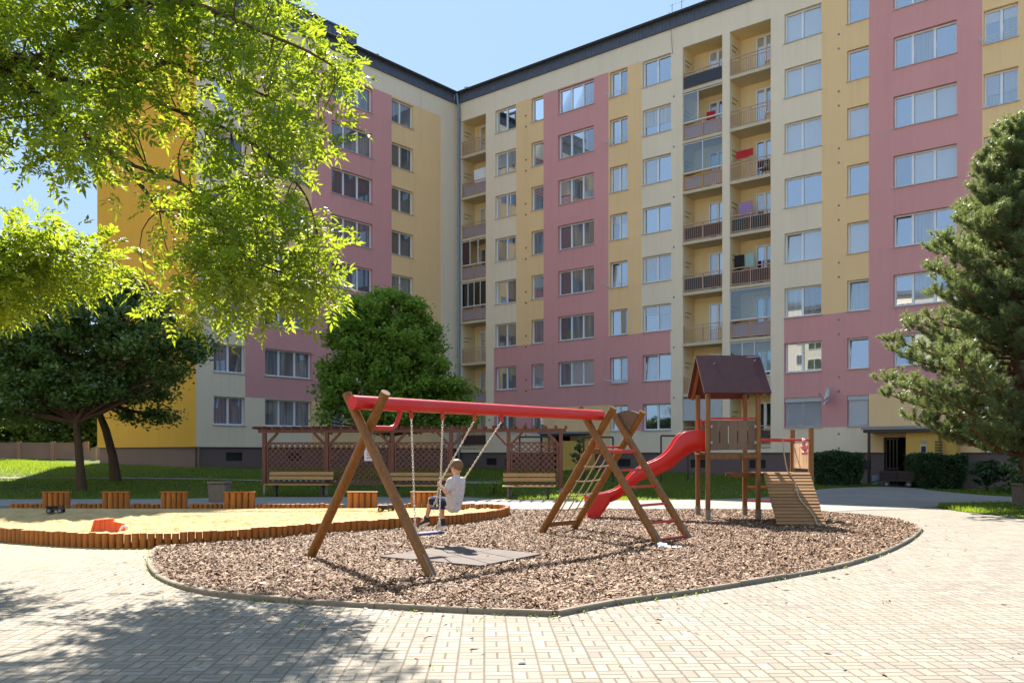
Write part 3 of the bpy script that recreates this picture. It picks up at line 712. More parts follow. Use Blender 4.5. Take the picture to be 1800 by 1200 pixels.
# patio chair on the red blanket's balcony, open sash leaning out of the orange balcony
def patio_chair():
    p = FB.P(l2a + L2 * .74, .55, zfB(3)); r = empty('patio_chair', p, 'dark patio chair standing on the balcony with the red blanket', 'chair')
    m = MB(); m.box(p + Vector((0, 0, .43)), .46, .46, .04, .7); m.build('seat', M['blackp'], r)
    m = MB(); q = p + FB.n * .22
    for i in range(5): m.bar(q + FB.u * (-.2 + .1 * i) + Vector((0, 0, .45)), q + FB.u * (-.2 + .1 * i) + Vector((0, 0, .95)), .05, .02)
    m.bar(q - FB.u * .25 + Vector((0, 0, .95)), q + FB.u * .25 + Vector((0, 0, .95)), .05, .05); m.build('backrest', M['blackp'], r)
    for a in (-.2, .2):
        for b in (-.2, .2): m = MB(); m.bar(p + FB.u * a + FB.n * b, p + FB.u * a + FB.n * b + Vector((0, 0, .41)), .04, .04); m.build('leg', M['blackp'], r)
patio_chair()

# ---- the block across the courtyard, behind the camera: the lower windows mirror it
o0 = FB.P(0, -76, 0); FO = Fac((o0.x, o0.y), (.7668, -.6419), (-.6419, -.7668)); ta, tb = -10.0, 64.0
rootO = empty('apartment_block', FO.P((ta + tb) / 2, 6, 0), 'pale sunlit block across the courtyard, seen only mirrored in lower windows', 'apartment building')
m = MB(); FO.box(m, ta, tb, .12, 12, -.1, 21.5); m.build('wall', M['facing'], rootO)
m = MB(); FO.box(m, ta - .3, tb + .3, -.2, 12.3, 21.503, 22.1); m.build('roof', M['fascia'], rootO)
for k in range(7):
    for i in range(14):
        t = ta + 2.6 + i * 5.05; m = MB(); FO.box(m, t, t + 2.0, .06, .117, 2.2 + 2.8 * k, 3.65 + 2.8 * k); w_ = m.build('window', M['white'], rootO)
        m = MB(); FO.box(m, t + .09, t + .95, .04, .058, 2.29 + 2.8 * k, 3.56 + 2.8 * k); FO.box(m, t + 1.05, t + 1.91, .04, .058, 2.29 + 2.8 * k, 3.56 + 2.8 * k); m.build('pane', M['dark'], w_)
# ------------------------------------------------------------------ the ground
def inpoly(P, poly):
    P = np.asarray(P); x, y = P[:, 0], P[:, 1]; ins = np.zeros(len(P), bool); n = len(poly)
    for i in range(n):
        x0, y0 = poly[i]; x1, y1 = poly[(i + 1) % n]
        cond = (y0 > y) != (y1 > y)
        with np.errstate(divide='ignore', invalid='ignore'): xi = (x1 - x0) * (y - y0) / (y1 - y0 + 1e-12) + x0
        ins ^= cond & (x < xi)
    return ins
def catmull(pts, k=6, closed=False):
    pts = [np.array(p, float) for p in pts]; out = []; n = len(pts)
    rng = range(n) if closed else range(n - 1)
    for i in rng:
        if closed: a, b, c, d = pts[i - 1], pts[i], pts[(i + 1) % n], pts[(i + 2) % n]
        else: a, b, c, d = pts[max(i - 1, 0)], pts[i], pts[i + 1], pts[min(i + 2, n - 1)]
        for j in range(k):
            t = j / k; out.append(.5 * (2 * b + (c - a) * t + (2 * a - 5 * b + 4 * c - d) * t * t + (3 * b - a - 3 * c + d) * t ** 3))
    if not closed: out.append(pts[-1])
    return out
xs = np.unique(np.concatenate([np.linspace(-400, -40, 13), np.arange(-40, 40.1, 1.0), np.linspace(40, 400, 13)]))
ys = np.unique(np.concatenate([np.linspace(-120, 26, 12), np.arange(26, 62, 1.0), np.linspace(62, 700, 14)]))
XX, YY = np.meshgrid(xs, ys); ZZ = terr(XX, YY) - .03
ni, nj = XX.shape
idx = np.arange(ni * nj).reshape(ni, nj)
fc = np.stack([idx[:-1, :-1], idx[:-1, 1:], idx[1:, 1:], idx[1:, :-1]], -1).reshape(-1, 4)
tag(np_mesh('ground', np.stack([XX, YY, ZZ], -1).reshape(-1, 3), fc, M['soil'], smooth=True), kind='structure')
m = MB(); m.quad((-45, -40, 0), (45, -40, 0), (45, 25.6, 0), (-45, 25.6, 0)); tag(m.build('paved_square', M['pave']), kind='structure')
def strip(name, pxs, far, near, mat, lift, rows=14, dens=5):
    P_ = catmull(list(zip(pxs, far, near)), dens); V = []
    for px, yf, yn in P_:
        a, b = G(px, yn), G(px, yf)
        for r in range(rows + 1):
            q = a.lerp(b, r / rows); V.append((q.x, q.y, float(terr(q.x, q.y)) + lift))
    n = rows + 1; Fc = [(i * n + r, (i + 1) * n + r, (i + 1) * n + r + 1, i * n + r + 1) for i in range(len(P_) - 1) for r in range(rows)]
    return tag(np_mesh(name, V, Fc, mat), kind='structure'), P_
_, PATH = strip('asphalt_path', [-420, -150, 150, 330, 440, 600, 800, 870, 1000, 1220, 1380, 1440, 1530, 1602, 1640, 1750, 1850, 2100],
      [878.5, 877.5, 877, 876, 873.5, 873, 873, 876.5, 879.5, 878, 872, 860, 855.5, 855.5, 862, 871.5, 873.5, 876],
      [890, 890, 890, 890, 890, 890, 892, 896, 897.5, 897.5, 898, 900, 896, 895, 891, 886, 884.5, 884.5], M['asphalt'], .008)
strip('footpath', [-200, 0, 150, 340, 460, 640, 760, 880], [838, 838.5, 839, 840.5, 843, 845, 846, 846], [840, 840.5, 841, 842.5, 845.5, 848.5, 850, 850], M['asphalt'], .012, 2)
_, ISL = strip('lawn_island', [1648, 1690, 1745, 1800, 1900, 2100], [889.5, 885.5, 884, 884, 884, 885], [892, 899, 905, 912, 922, 930], M['soil'], .014, 6)

# ------------------------------------------------------------------ sandbox
front = [(-13.6, 22.3), (-13.2, 20.2), (-12, 18.2), (-10.6, 16.7), (-9.2, 15.7), (-7.95, 15.03), (-7.0, 14.66), (-6.32, 14.6), (-5.72, 14.72), (-5.19, 15.1), (-4.66, 15.62), (-4.26, 16.1), (-3.41, 17.0), (-1.48, 18.75), (-.55, 20.1), (-.18, 21.3), (-.12, 22.1), (-.35, 22.75), (-.9, 23.0)]
FC_ = catmull(front, 10)
SBOX = [(p[0], p[1]) for p in FC_] + [(-13.2, 23.0)]
def resample(pts, step):
    pts = [np.array(p[:2], float) for p in pts]; L = np.concatenate([[0], np.cumsum([np.linalg.norm(b - a) for a, b in zip(pts, pts[1:])])])
    s = np.arange(0, L[-1], step); P = np.array(pts)
    return np.stack([np.interp(s, L, P[:, 0]), np.interp(s, L, P[:, 1])], -1)
sb = empty('sandbox', (-6.7, 19.5, 0), 'big sandbox full of yellow sand edged with short upright orange brown logs', 'sandbox')
def log_mb(c, h, r, mb=None, rng=random):
    mb = mb or MB(); n = 12; x, y = c; a0 = rng.uniform(0, 6)
    lo = [(x + r * math.cos(a0 + 2 * math.pi * j / n), y + r * math.sin(a0 + 2 * math.pi * j / n)) for j in range(n)]
    k = len(mb.v); rr = .86
    mb.add([(p[0], p[1], -.05) for p in lo] + [(p[0], p[1], h - .012) for p in lo], [(j, (j + 1) % n, n + (j + 1) % n, n + j) for j in range(n)], 0, True)
    tp = [(x + (p[0] - x) * rr, y + (p[1] - y) * rr, h) for p in lo]; up = [(p[0], p[1], h - .012) for p in lo]
    mb.add(up + tp, [(j, (j + 1) % n, n + (j + 1) % n, n + j) for j in range(n)] + [tuple(range(n, 2 * n))], 0)
    return mb
rl = random.Random(3); stuffmb = MB(); nlog = 0
for (x, y) in resample(FC_, .128):
    h = .25 + rl.uniform(-.012, .012); r = .059 * rl.uniform(.93, 1.05)
    if -9.4 < x < -.3 and nlog < 100 and y < 22.0:
        log_mb((x, y), h, r, rng=rl).build('log', M['logs'], sb); nlog += 1
    else: log_mb((x, y), h, r, stuffmb, rl)
BL = [(-12.37, -11.64), (-10.79, -10.07), (-9.25, -8.55), (-7.59, -6.77), (-4.34, -3.55), (-2.67, -1.95)]
x = -13.2
while x < -.9:
    if not any(a - .03 < x < b + .03 for a, b in BL): log_mb((x, 23.0), .25 + rl.uniform(-.012, .012), .062, stuffmb, rl)
    x += .128
tag(stuffmb.build('log_edging', M['logs'], sb), kind='stuff')
for a, b in BL:
    mb = MB(); n = 5
    for i in range(n): log_mb((a + (b - a) * (i + .5) / n, 22.95), .55 + rl.uniform(-.006, .006), (b - a) / n / 2 * 1.0, mb, rl)
    mb.bar((a - .01, 22.95, .562), (b + .01, 22.95, .562), .15, .022)
    mb.build('seat_block', M['logs'], sb)
cen = np.array([-6.7, 19.8]); ring = np.array(SBOX); V = []; K = 90
from mathutils import noise as mn
for i in range(K + 1):
    for p in ring:
        q = cen + (p - cen) * (i / K) * .995
        z = .115 + .06 * mn.noise(Vector((q[0] * 1.1, q[1] * 1.1, 0))) +   .075 * mn.noise(Vector((q[0] * 3.3, q[1] * 3.3, 5))) + .045 * mn.noise(Vector((q[0] * 8, q[1] * 8, 2)))
        V.append((q[0], q[1], z))
n = len(ring); Fc = [(i * n + j, i * n + (j + 1) % n, (i + 1) * n + (j + 1) % n, (i + 1) * n + j) for i in range(K) for j in range(n)]
tag(np_mesh('sand', V, Fc, M['sand'], smooth=True), kind='structure')

# ------------------------------------------------------------------ bark bed and its kerb
kp = [(290, 959), (272, 969), (264, 984), (266, 1000), (284, 1018), (330, 1036), (400, 1049), (500, 1058), (600, 1064), (700, 1070), (840, 1077), (972, 1082)]
kp2 = [(978, 1082), (1040, 1069.5), (1100, 1059), (1200, 1045), (1300, 1029), (1400, 1012), (1480, 996), (1550, 974), (1595, 952), (1614, 937), (1616, 930), (1600, 922), (1550, 910.5), (1450, 901.5), (1350, 898.5), (1200, 897.5), (1000, 897.5), (896, 898)]
k1 = [G(*p) for p in kp]; k2 = [G(*p) for p in kp2]
K1 = catmull([(p.x, p.y) for p in k1], 5); K2 = catmull([(p.x, p.y) for p in k2], 5)
BED = [tuple(p) for p in K1] + [tuple(p) for p in K2] + [(-.2, 21.0), (-1.5, 18.9), (-3.4, 17.2), (-4.7, 15.8), (-5.6, 14.9)]
m = MB(); m.add([(p[0], p[1], .02) for p in BED], [tuple(range(len(BED)))]); tag(m.build('bark_bed', M['bark']), kind='structure')
kb = empty('bed_kerb', (BED[0][0], BED[0][1], 0), 'weathered concrete edging curving round the bark bed', 'kerb')
def kerb_run(pts, seglen=1.0):
    R = np.vstack([resample(pts, .2), np.array(pts[-1])[None, :2]]); i = 0; step = int(seglen / .2); rr = random.Random(9)
    while i < len(R) - 1:
        sg = R[i:i + step + 1]; i += step
        if len(sg) < 2: break
        mb = MB(); rings = []
        z = .055 + rr.uniform(-.006, .006)
        for j, p in enumerate(sg):
            d = sg[min(j + 1, len(sg) - 1)] - sg[max(j - 1, 0)]; d /= np.linalg.norm(d) + 1e-9; nn = np.array([-d[1], d[0]])
            e = .006 * d * (1 if j == 0 else (-1 if j == len(sg) - 1 else 0)); p = p + e
            rings.append([(*(p + nn * a), b) for a, b in ((-.04, -.02), (-.04, z - .012), (-.028, z), (.028, z), (.04, z - .012), (.04, -.02))])
        vs = [q for r in rings for q in r]; L = len(rings)
        mb.add(vs, [(a * 6 + b, a * 6 + (b + 1) % 6, (a + 1) * 6 + (b + 1) % 6, (a + 1) * 6 + b) for a in range(L - 1) for b in range(6)] + [tuple(range(6)), tuple(range((L - 1) * 6, L * 6))])
        mb.build('kerb_stone', M['kerb'], kb)
kerb_run(K1); kerb_run(K2)

MATQ = [G(668, 986), G(845, 1003), G(953, 981), G(790, 965)]
def chips(N_):
    bx = np.array(BED); lo, hi = bx.min(0), bx.max(0)
    P = RNG.uniform(lo, hi, (int(N_ * 1.9), 2)); P = P[inpoly(P, BED) & ~inpoly(P, SBOX)]
    mq = [(q.x, q.y) for q in MATQ]; mc = np.mean(mq, 0); mqs = [tuple(mc + (np.array(q) - mc) * .95) for q in mq]
    inm = inpoly(P, mqs); P = P[~inm | (RNG.random(len(P)) < .03)]
    n = len(P); yaw = RNG.uniform(0, 6.283, n); L = RNG.gamma(4, .0042, n).clip(.006, .052); W = L * RNG.uniform(.28, .6, n)
    pitch = RNG.normal(0, .30, n); roll = RNG.normal(0, .35, n)
    z = .03 + .035 * RNG.random(n) ** 2 + .022 * np.sin(P[:, 0] * 2.1) * np.cos(P[:, 1] * 1.7) * .6
    tilt = RNG.uniform(.25, .8, n)
    cx, sx = np.cos(yaw), np.sin(yaw)
    d = np.stack([cx * np.cos(pitch), sx * np.cos(pitch), np.sin(pitch)], -1); s_ = np.stack([-sx * np.cos(roll), cx * np.cos(roll), np.sin(roll)], -1)
    c = np.stack([P[:, 0], P[:, 1], np.maximum(z, .028) + L * np.abs(np.sin(pitch)) * .5], -1)
    V = np.stack([c - d * L[:, None] - s_ * W[:, None] * .6, c + d * L[:, None] * .8 - s_ * W[:, None], c + d * L[:, None] + s_ * W[:, None] * .5, c - d * L[:, None] * .7 + s_ * W[:, None]], 1)
    tag(np_mesh('bark_chips', V.reshape(-1, 3), np.arange(n * 4).reshape(-1, 4), M['chip']), kind='stuff')
chips(340000)
def scatter_bits():
    n = 420; P = np.stack([RNG.uniform(-11, 12, n), RNG.uniform(5.5, 17, n)], -1)
    # stray bark lies thickest just outside the kerb
    R = resample(K2, .05); e = R[RNG.integers(0, len(R), 420)] + np.stack([RNG.normal(.1, .45, 420), -np.abs(RNG.normal(0, .7, 420))], -1)
    R = resample(K1, .05); e2 = R[RNG.integers(0, len(R), 260)] + np.stack([RNG.normal(-.2, .5, 260), -np.abs(RNG.normal(0, .6, 260))], -1)
    P = np.concatenate([P, e, e2]); P = P[~inpoly(P, BED) & ~inpoly(P, SBOX) & (P[:, 1] < 25)]
    n = len(P); yaw = RNG.uniform(0, 6.3, n); L = RNG.gamma(3, .008, n).clip(.008, .06); W = L * RNG.uniform(.25, .6, n)
    d = np.stack([np.cos(yaw), np.sin(yaw), RNG.normal(0, .12, n)], -1); s_ = np.stack([-np.sin(yaw), np.cos(yaw), RNG.normal(0, .2, n)], -1)
    c = np.stack([P[:, 0], P[:, 1], .007 + L * .12], -1)
    V = np.stack([c - d * L[:, None], c - s_ * W[:, None], c + d * L[:, None], c + s_ * W[:, None]], 1)
    tag(np_mesh('bark_litter', V.reshape(-1, 3), np.arange(n * 4).reshape(-1, 4), M['chip']), kind='stuff')
scatter_bits()
def weeds():
    R1, R2 = resample(K1, .03), resample(K2, .03)
    pts = []
    for R, cnt in ((R1, 40), (R2[:int(len(R2) * .55)], 40)):
        for i in RNG.integers(0, len(R), cnt): pts += [R[i] + RNG.normal(0, .035, 2) + np.array([0, -.045]) for _ in range(RNG.integers(4, 22))]
    for i in range(26):
        c = np.array([RNG.uniform(-3, 8), RNG.uniform(6.0, 11)])
        if not inpoly([c], BED)[0]: pts += [c + RNG.normal(0, .02, 2) for _ in range(RNG.integers(2, 5))]
    P = np.array(pts); n = len(P); yaw = RNG.uniform(0, 6.3, n); L = RNG.uniform(.012, .042, n)
    d = np.stack([np.cos(yaw) * .8, np.sin(yaw) * .8, RNG.uniform(.3, 1.1, n)], -1); s_ = np.stack([-np.sin(yaw), np.cos(yaw), np.zeros(n)], -1) * (L * .3)[:, None]
    c = np.stack([P[:, 0], P[:, 1], np.full(n, .005)], -1); e = d * L[:, None]
    V = np.stack([c, c + e * .6 + s_, c + e, c + e * .6 - s_], 1)
    tag(np_mesh('weeds', V.reshape(-1, 3), np.arange(n * 4).reshape(-1, 4), M['weed']), kind='stuff')
weeds()
def grass(N_):
    lo, hi = np.array([-60, 24.]), np.array([40, 62.])
    X = RNG.uniform(-34, 30, N_ * 2); Y = 26 + 36 * RNG.random(N_ * 2) ** 1.25
    px = CX + F * X / Y; y = HZ + F * (EYE - terr(X, Y)) / Y
    far = np.interp(px, [p[0] for p in PATH], [p[1] for p in PATH]); near = np.interp(px, [p[0] for p in PATH], [p[2] for p in PATH])
    lawn = (y < far - .0)
    fp = (px < 880) & (y > np.interp(px, [-200, 150, 340, 460, 640, 880], [838, 839, 840.5, 843, 845, 846]) + .4) & (y < np.interp(px, [-200, 150, 340, 460, 640, 880], [840, 841, 842.5, 845.5, 848.5, 850]) - .3)
    tB = (X - CORN[0]) * .6419 + (Y - CORN[1]) * .7668
    tA = (X - CORN[0]) * (-.7668) + (Y - CORN[1]) * .6419
    inside = (tB > -.1) & (tA < -.1) 
    insA = (tA > -.1) & ((X - pe.x) * (-.6419) + (Y - pe.y) * (-.7668) < .1)
    bare = (np.abs(px - 930) < 75) & (y > 869) & (RNG.random(len(X)) < .55)
    ok = lawn & ~fp & ~inside & ~insA & ~bare & (px > -260) & (px < 2000)
    isl = np.interp(px, [p[0] for p in ISL], [p[1] for p in ISL]); isn = np.interp(px, [p[0] for p in ISL], [p[2] for p in ISL])
    X, Y = X[ok][:N_], Y[ok][:N_]
    u = RNG.random((int(N_ * .12), 2)); ip = 1652 + u[:, 0] * 420; iy = np.interp(ip, [p[0] for p in ISL], [p[1] for p in ISL]); iy = iy + u[:, 1] * (np.interp(ip, [p[0] for p in ISL], [p[2] for p in ISL]) - iy)
    Yi = EYE * F / (iy - HZ); Xi = (ip - CX) / F * Yi
    k = RNG.random(len(Xi)) < (1 - .55 * u[:, 1] ** 2); X = np.concatenate([X, Xi[k]]); Y = np.concatenate([Y, Yi[k]])
    n = len(X); yaw = RNG.uniform(0, 6.3, n); H = RNG.uniform(.05, .13, n) * (1 + .5 * np.sin(X * .9) * np.sin(Y * .7)); w = RNG.uniform(.008, .016, n)
    c = np.stack([X, Y, terr(X, Y) - .02], -1); s_ = np.stack([np.cos(yaw) * w, np.sin(yaw) * w, 0 * w], -1)
    tip = c + np.stack([RNG.normal(0, .04, n), RNG.normal(0, .04, n), H], -1)
    V = np.stack([c - s_, c + s_, tip], 1)
    tag(np_mesh('grass', V.reshape(-1, 3), np.arange(n * 3).reshape(-1, 3), M['grass']), kind='stuff')
    # white clover heads in the lawn
    m_ = RNG.choice(n, 900, replace=False); m_ = m_[(X[m_] > -6)]
    c = np.stack([X[m_], Y[m_], terr(X[m_], Y[m_]) + .09], -1); q = []
    for a in range(4): q.append(c + np.array([.022 * math.cos(a * 1.571), .022 * math.sin(a * 1.571), .012 * (a % 2)]))
    V = np.stack(q, 1); tag(np_mesh('clover_flowers', V.reshape(-1, 3), np.arange(len(c) * 4).reshape(-1, 4), M['whitecloth']), kind='stuff')
grass(190000)

# rubber mat under the swings
mm = empty('rubber_mat', sum(MATQ, Vector()) / 4, 'grey tiled rubber mat lying in the bark under the swings', 'mat')
A_, B_, C_, D_ = MATQ
m = MB()
for i in range(3):
    for j in range(2):
        f = lambda u, v: (A_.lerp(B_, u)).lerp(D_.lerp(C_, u), v)
        g = .004; u0, u1, v0, v1 = j / 2 + g, (j + 1) / 2 - g, i / 3 + g, (i + 1) / 3 - g
        lo = [f(u0, v0), f(u1, v0), f(u1, v1), f(u0, v1)]; m.hexa([p + Vector((0, 0, .01)) for p in lo], [p + Vector((0, 0, .075)) for p in lo])
m.build('tiles', M['mat'], mm)

# ------------------------------------------------------------------ swing set with climbing net
P0 = Vector((-2.02, 12.06, 0)); P1 = Vector((1.56, 16.05, 0)); dB = (P1 - P0).normalized(); nB = Vector((dB.y, -dB.x, 0)); P2 = P1 + dB * 1.0
UP = Vector((0, 0, 1))
ss = empty('swing_set', (P0 + P1) / 2, 'timber swing frame with long red top beam and a climbing net at its far end', 'swing frame')
def legpt(P, side, z, half, zc): return P + nB * (side * half * (1 - z / zc)) + UP * z
def leg(P, side, half, zc, ztop, off=0, r=.069):
    m = MB(); o = dB * off; pts = [legpt(P, side, z, half, zc) + o for z in (-.08, zc * .5, ztop)]
    m.tube(pts, [r, r, r * .97], 18); l = m.build('leg', M['swing'], ss)
    m = MB(); q = legpt(P, side, .0, half, zc) + o; q2 = legpt(P, side, .3, half, zc) + o; ax = (q2 - q).normalized()
    b = nB * side * (r + .004)
    m.bar(q + b - ax * .1, q2 + b, .075, .012, nB); m.build('steel_shoe', M['galv'], l)
for P, half, zc, zt in ((P0, 1.42, 1.95, 2.42), (P1, 1.40, 1.95, 2.42), (P2, 1.40, 1.95, 2.38)):
    leg(P, -1, half, zc, zt, .066); leg(P, 1, half, zc, zt, -.066)
BZ = 2.285
m = MB(); a = P0 - dB * .24 + UP * BZ; b = P1 + dB * .14 + UP * BZ; m.tube([a, b], .096, 28); bm = m.build('beam', M['red'], ss)
m = MB(); br = catmull([(.64, 2.24), (.60, 2.12), (.545, 2.01), (.47, 1.955), (.36, 1.945), (.02, 1.945)], 4); m.tube([P0 + dB * a + UP * z for a, z in br], .032, 12); m.build('brace', M['red'], ss)
# cross bars and rungs between the two far frames; right side rungs, left side net
for i, z in enumerate((1.62, 1.28, .98, .66, .36, .08)):
    m = MB(); r = .024 if i else .04; m.tube([legpt(P1, 1, z, 1.4, 1.95), legpt(P2, 1, z, 1.4, 1.95)], r, 10); m.build('rung', M['redpipe'], ss)
m = MB(); m.bar(legpt(P1, -1, .2, 1.4, 1.95), legpt(P2, -1, .2, 1.4, 1.95), .07, .09); m.build('cross_bar', M['swing'], ss)
m = MB(); m.bar(legpt(P1, -1, 1.62, 1.4, 1.95), legpt(P2, -1, 1.62, 1.4, 1.95), .07, .09); m.build('cross_bar', M['swing'], ss)
m = MB(); m.tube([legpt(P1, -1, 1.66, 1.4, 1.95) + UP * .05, legpt(P2, -1, 1.66, 1.4, 1.95) + UP * .05], .022, 10); m.build('rung', M['redpipe'], ss)
m = MB()
for u in (.25, .5, .75):
    pts = [legpt(P1, -1, .23, 1.4, 1.95).lerp(legpt(P2, -1, .23, 1.4, 1.95), u).lerp(legpt(P1, -1, 1.6, 1.4, 1.95).lerp(legpt(P2, -1, 1.6, 1.4, 1.95), u), v) + nB * .015 * math.sin(v * 3.1) for v in [i / 8 for i in range(9)]]
    m.tube(pts, .013, 7)
for z in (.5, .78, 1.06, 1.34):
    pts = [legpt(P1, -1, z, 1.4, 1.95).lerp(legpt(P2, -1, z, 1.4, 1.95), u) - UP * .02 * math.sin(u * 3.14) for u in [i / 6 for i in range(7)]]
    m.tube(pts, .013, 7)
    for u in (.25, .5, .75): m.ball(legpt(P1, -1, z, 1.4, 1.95).lerp(legpt(P2, -1, z, 1.4, 1.95), u) - UP * .014, .026, n=8)
m.build('climbing_net', M['rope'], ss)
# arched board in the fork of the far frame
m = MB(); pr = []
for a in range(9):
    t = -1 + 2 * a / 8; pr.append((t * .27, 2.34 + .07 * (1 - t * t)))
pr = [(.02, 1.98), ] + [(x, z) for x, z in reversed(pr)] + [(-.02, 1.98)]
m.hexa([P2 + nB * x + UP * z - dB * .02 for x, z in pr], [P2 + nB * x + UP * z + dB * .02 for x, z in pr]); m.build('top_board', M['panel'], ss)

def chain(mb, pts, link=.042):
    R = [Vector(p) for p in pts]; L = sum((b - a).length for a, b in zip(R, R[1:])); n = max(2, int(L / link)); seg = 0; acc = 0
    def P_at(s):
        for a, b in zip(R, R[1:]):
            l = (b - a).length
            if s <= l: return a + (b - a) * (s / l), (b - a).normalized()
            s -= l
        return R[-1], (R[-1] - R[-2]).normalized()
    for i in range(n):
        c, t = P_at(L * (i + .5) / n); x = t.cross(Vector((.3, .9, .1))).normalized(); y = t.cross(x)
        if i % 2: x, y = y, -x
        loop = []; hl = link * .68
        for j in range(10):
            a = 2 * math.pi * j / 10; loop.append(c + t * hl * math.cos(a) + x * .014 * math.sin(a))
        vs = []; rr = .0058
        for j in range(10):
            nrm = (loop[j] - c).normalized(); vs += [loop[j] + nrm * rr, loop[j] + y * rr, loop[j] - nrm * rr, loop[j] - y * rr]
        mb.add(vs, [(j * 4 + k, j * 4 + (k + 1) % 4, ((j + 1) % 10) * 4 + (k + 1) % 4, ((j + 1) % 10) * 4 + k) for j in range(10) for k in range(4)], 0, True)
def swing(s0, s1, seatc, half, label, bends=None):
    r = empty('swing', seatc, label, 'swing', 'swings on the red beam')
    for q, sg, bi in ((s0, -1, 0), (s1, 1, 1)):
        top = P0 + dB * q + UP * (BZ - .11); end = seatc + dB * half * sg
        m = MB(); m.tube([top + UP * .04, top - UP * .03], [.035, .028], 10); m.box(top - UP * .04, .05, .05, .05); m.tube([top - dB * .03 - UP * .055, top + dB * .03 - UP * .055], .02, 8); m.build('hanger', M['redpipe'], r)
        m = MB(); a = top - UP * .07
        mid = bends[bi] if bends else None
        low = end + ((mid or a) - end).normalized() * .16
        chain(m, [a] + ([mid] if mid else []) + [low]); 
        hx = (nB * .055)
        chain(m, [low, end + hx + UP * .01], .03); chain(m, [low, end - hx + UP * .01], .03)
        m.build('chain', M['chain'], r)
    m = MB(); w = half + .035; d_ = .09; pr = [(-d_, -.012), (-d_, .012), (-d_ + .02, .02), (d_ - .02, .02), (d_, .012), (d_, -.012), (d_ - .02, -.02), (-d_ + .02, -.02)]
    m.hexa([seatc - dB * w + nB * a + UP * b for a, b in pr], [seatc + dB * w + nB * a + UP * b for a, b in pr]); m.build('seat', M['blue'], r)
    return r
swing(.83, 1.46, P0 + dB * 1.145 + UP * .405 - nB * .0, .235, 'empty swing with flat blue seat hanging still on chains')
SD = 1.0; S = P0 + dB * 2.46 - nB * SD + UP * .68
fd = -nB; lf = -dB
BP = lambda f, l, u: S + fd * f + lf * l + UP * u
handL = BP(-.13, .255, .40); handR = BP(-.13, -.255, .40)
swing(2.145, 2.775, S, .225, 'swing pulled forward under the sitting boy', [handL, handR])

# ------------------------------------------------------------------ the boy
boy = empty('person', S, 'boy in pale grey shirt and navy shorts seen from behind, sitting on the swing', 'person')
def skin_mesh(mb, name, mat, voxel, sm=6, parent=boy):
    o = mb.build(name, mat, parent)
    for p in o.data.polygons: p.use_smooth = True
    md = o.modifiers.new('remesh', 'REMESH'); md.mode = 'VOXEL'; md.voxel_size = voxel; md.use_smooth_shade = True
    md = o.modifiers.new('smooth', 'SMOOTH'); md.factor = .5; md.iterations = sm
    return o
hip = [BP(-.15, .075, .085), BP(-.15, -.075, .085)]; knee = [BP(.235, .10, .12), BP(.20, -.10, .085)]; ank = [BP(.345, .10, -.20), BP(.14, -.09, -.255)]
sh = [BP(-.275, .132, .455), BP(-.270, -.128, .450)]; elb = [BP(-.29, .245, .26), BP(-.12, -.20, .25)]; wri = [BP(-.165, .250, .375), BP(-.165, -.250, .375)]
hd = BP(-.275, 0, .675)
b = MB()
b.cap(BP(-.15, 0, .09), BP(-.24, 0, .26), .10, .095); b.cap(BP(-.24, .03, .26), BP(-.275, .055, .42), .09, .08); b.cap(BP(-.24, -.03, .26), BP(-.275, -.055, .42), .09, .08)
b.cap(sh[0], sh[1], .05, .05); b.cap(BP(-.28, 0, .46), BP(-.275, 0, .60), .044, .04)
Mh = Matrix((fd, lf, UP)).transposed()
b.ball(hd, .102, .084, .120, 20, Mh); b.ball(BP(-.235, 0, .615), .055, .05, .05, 14, Mh); b.ball(BP(-.185, 0, .665), .016, .013, .02, 10, Mh)     # skull, jaw, nose
for sg in (1, -1):
    b.ball(BP(-.285,   .090 * sg, .655), .022, .011, .032, 12, Mh)             # ears
    b.ball(BP(-.192, .03 * sg, .69), .012, .014, .008, 8, Mh)
for i, sg in ((0, 1), (1, -1)):
    b.cap(sh[i], elb[i], .042, .033); b.cap(elb[i], wri[i], .033, .022)
    b.cap(hip[i], knee[i], .075, .052); b.cap(knee[i], ank[i], .047, .032); 
    cf = knee[i].lerp(ank[i], .3) - fd * .018; b.cap(cf, knee[i].lerp(ank[i], .6) - fd * .006, .042, .034)
    b.cap(ank[i], ank[i] + fd * .11 - UP * .05, .03, .026)
    # palm and fingers closed round the chain
    h = (handL, handR)[i]; out = lf * sg; palm = h + out * .022 - fd * .005
    b.cap(wri[i], palm - UP * .012, .02, .022); b.cap(palm - UP * .02, palm + UP * .025, .019, .019)
    for j, ln in enumerate((.9, 1.0, .95, .75)):
        z = .032 - .019 * j; k0 = palm + UP * z + fd * .014; k1 = h + fd * .028 * ln + UP * z; k2 = h - out * .02 * ln + fd * .016 + UP * (z - .002); k3 = h - out * .022 * ln - fd * .006 + UP * (z - .004)
        b.cap(k0, k1, .0085, .008); b.cap(k1, k2, .008, .0075); b.cap(k2, k3, .0075, .0065)
    b.cap(palm + UP * .01 - fd * .014, h - fd * .022 + UP * .045, .010, .008); b.cap(h - fd * .022 + UP * .045, h - out * .012 + UP * .058, .008, .007)
skin_mesh(b, 'body', M['skin'], .0055, 5)
b = MB()
for sg in (1, -1):
    b.cap(BP(-.19, .045 * sg, .06), BP(-.245, .05 * sg, .26), .115, .116); b.cap(BP(-.245, .05 * sg, .26), BP(-.278, .075 * sg, .425), .116, .098)
b.cap(sh[0], sh[1], .060, .060); b.cap(BP(-.278, 0, .49), BP(-.276, 0, .535), .062, .056)
for i in (0, 1): b.cap(sh[i], sh[i].lerp(elb[i], .62), .064, .062)
b.cap(BP(-.22, .05, .01), BP(-.22, -.05, .01), .085, .085)
o = skin_mesh(b, 't_shirt', M['shirt'], .008, 8)
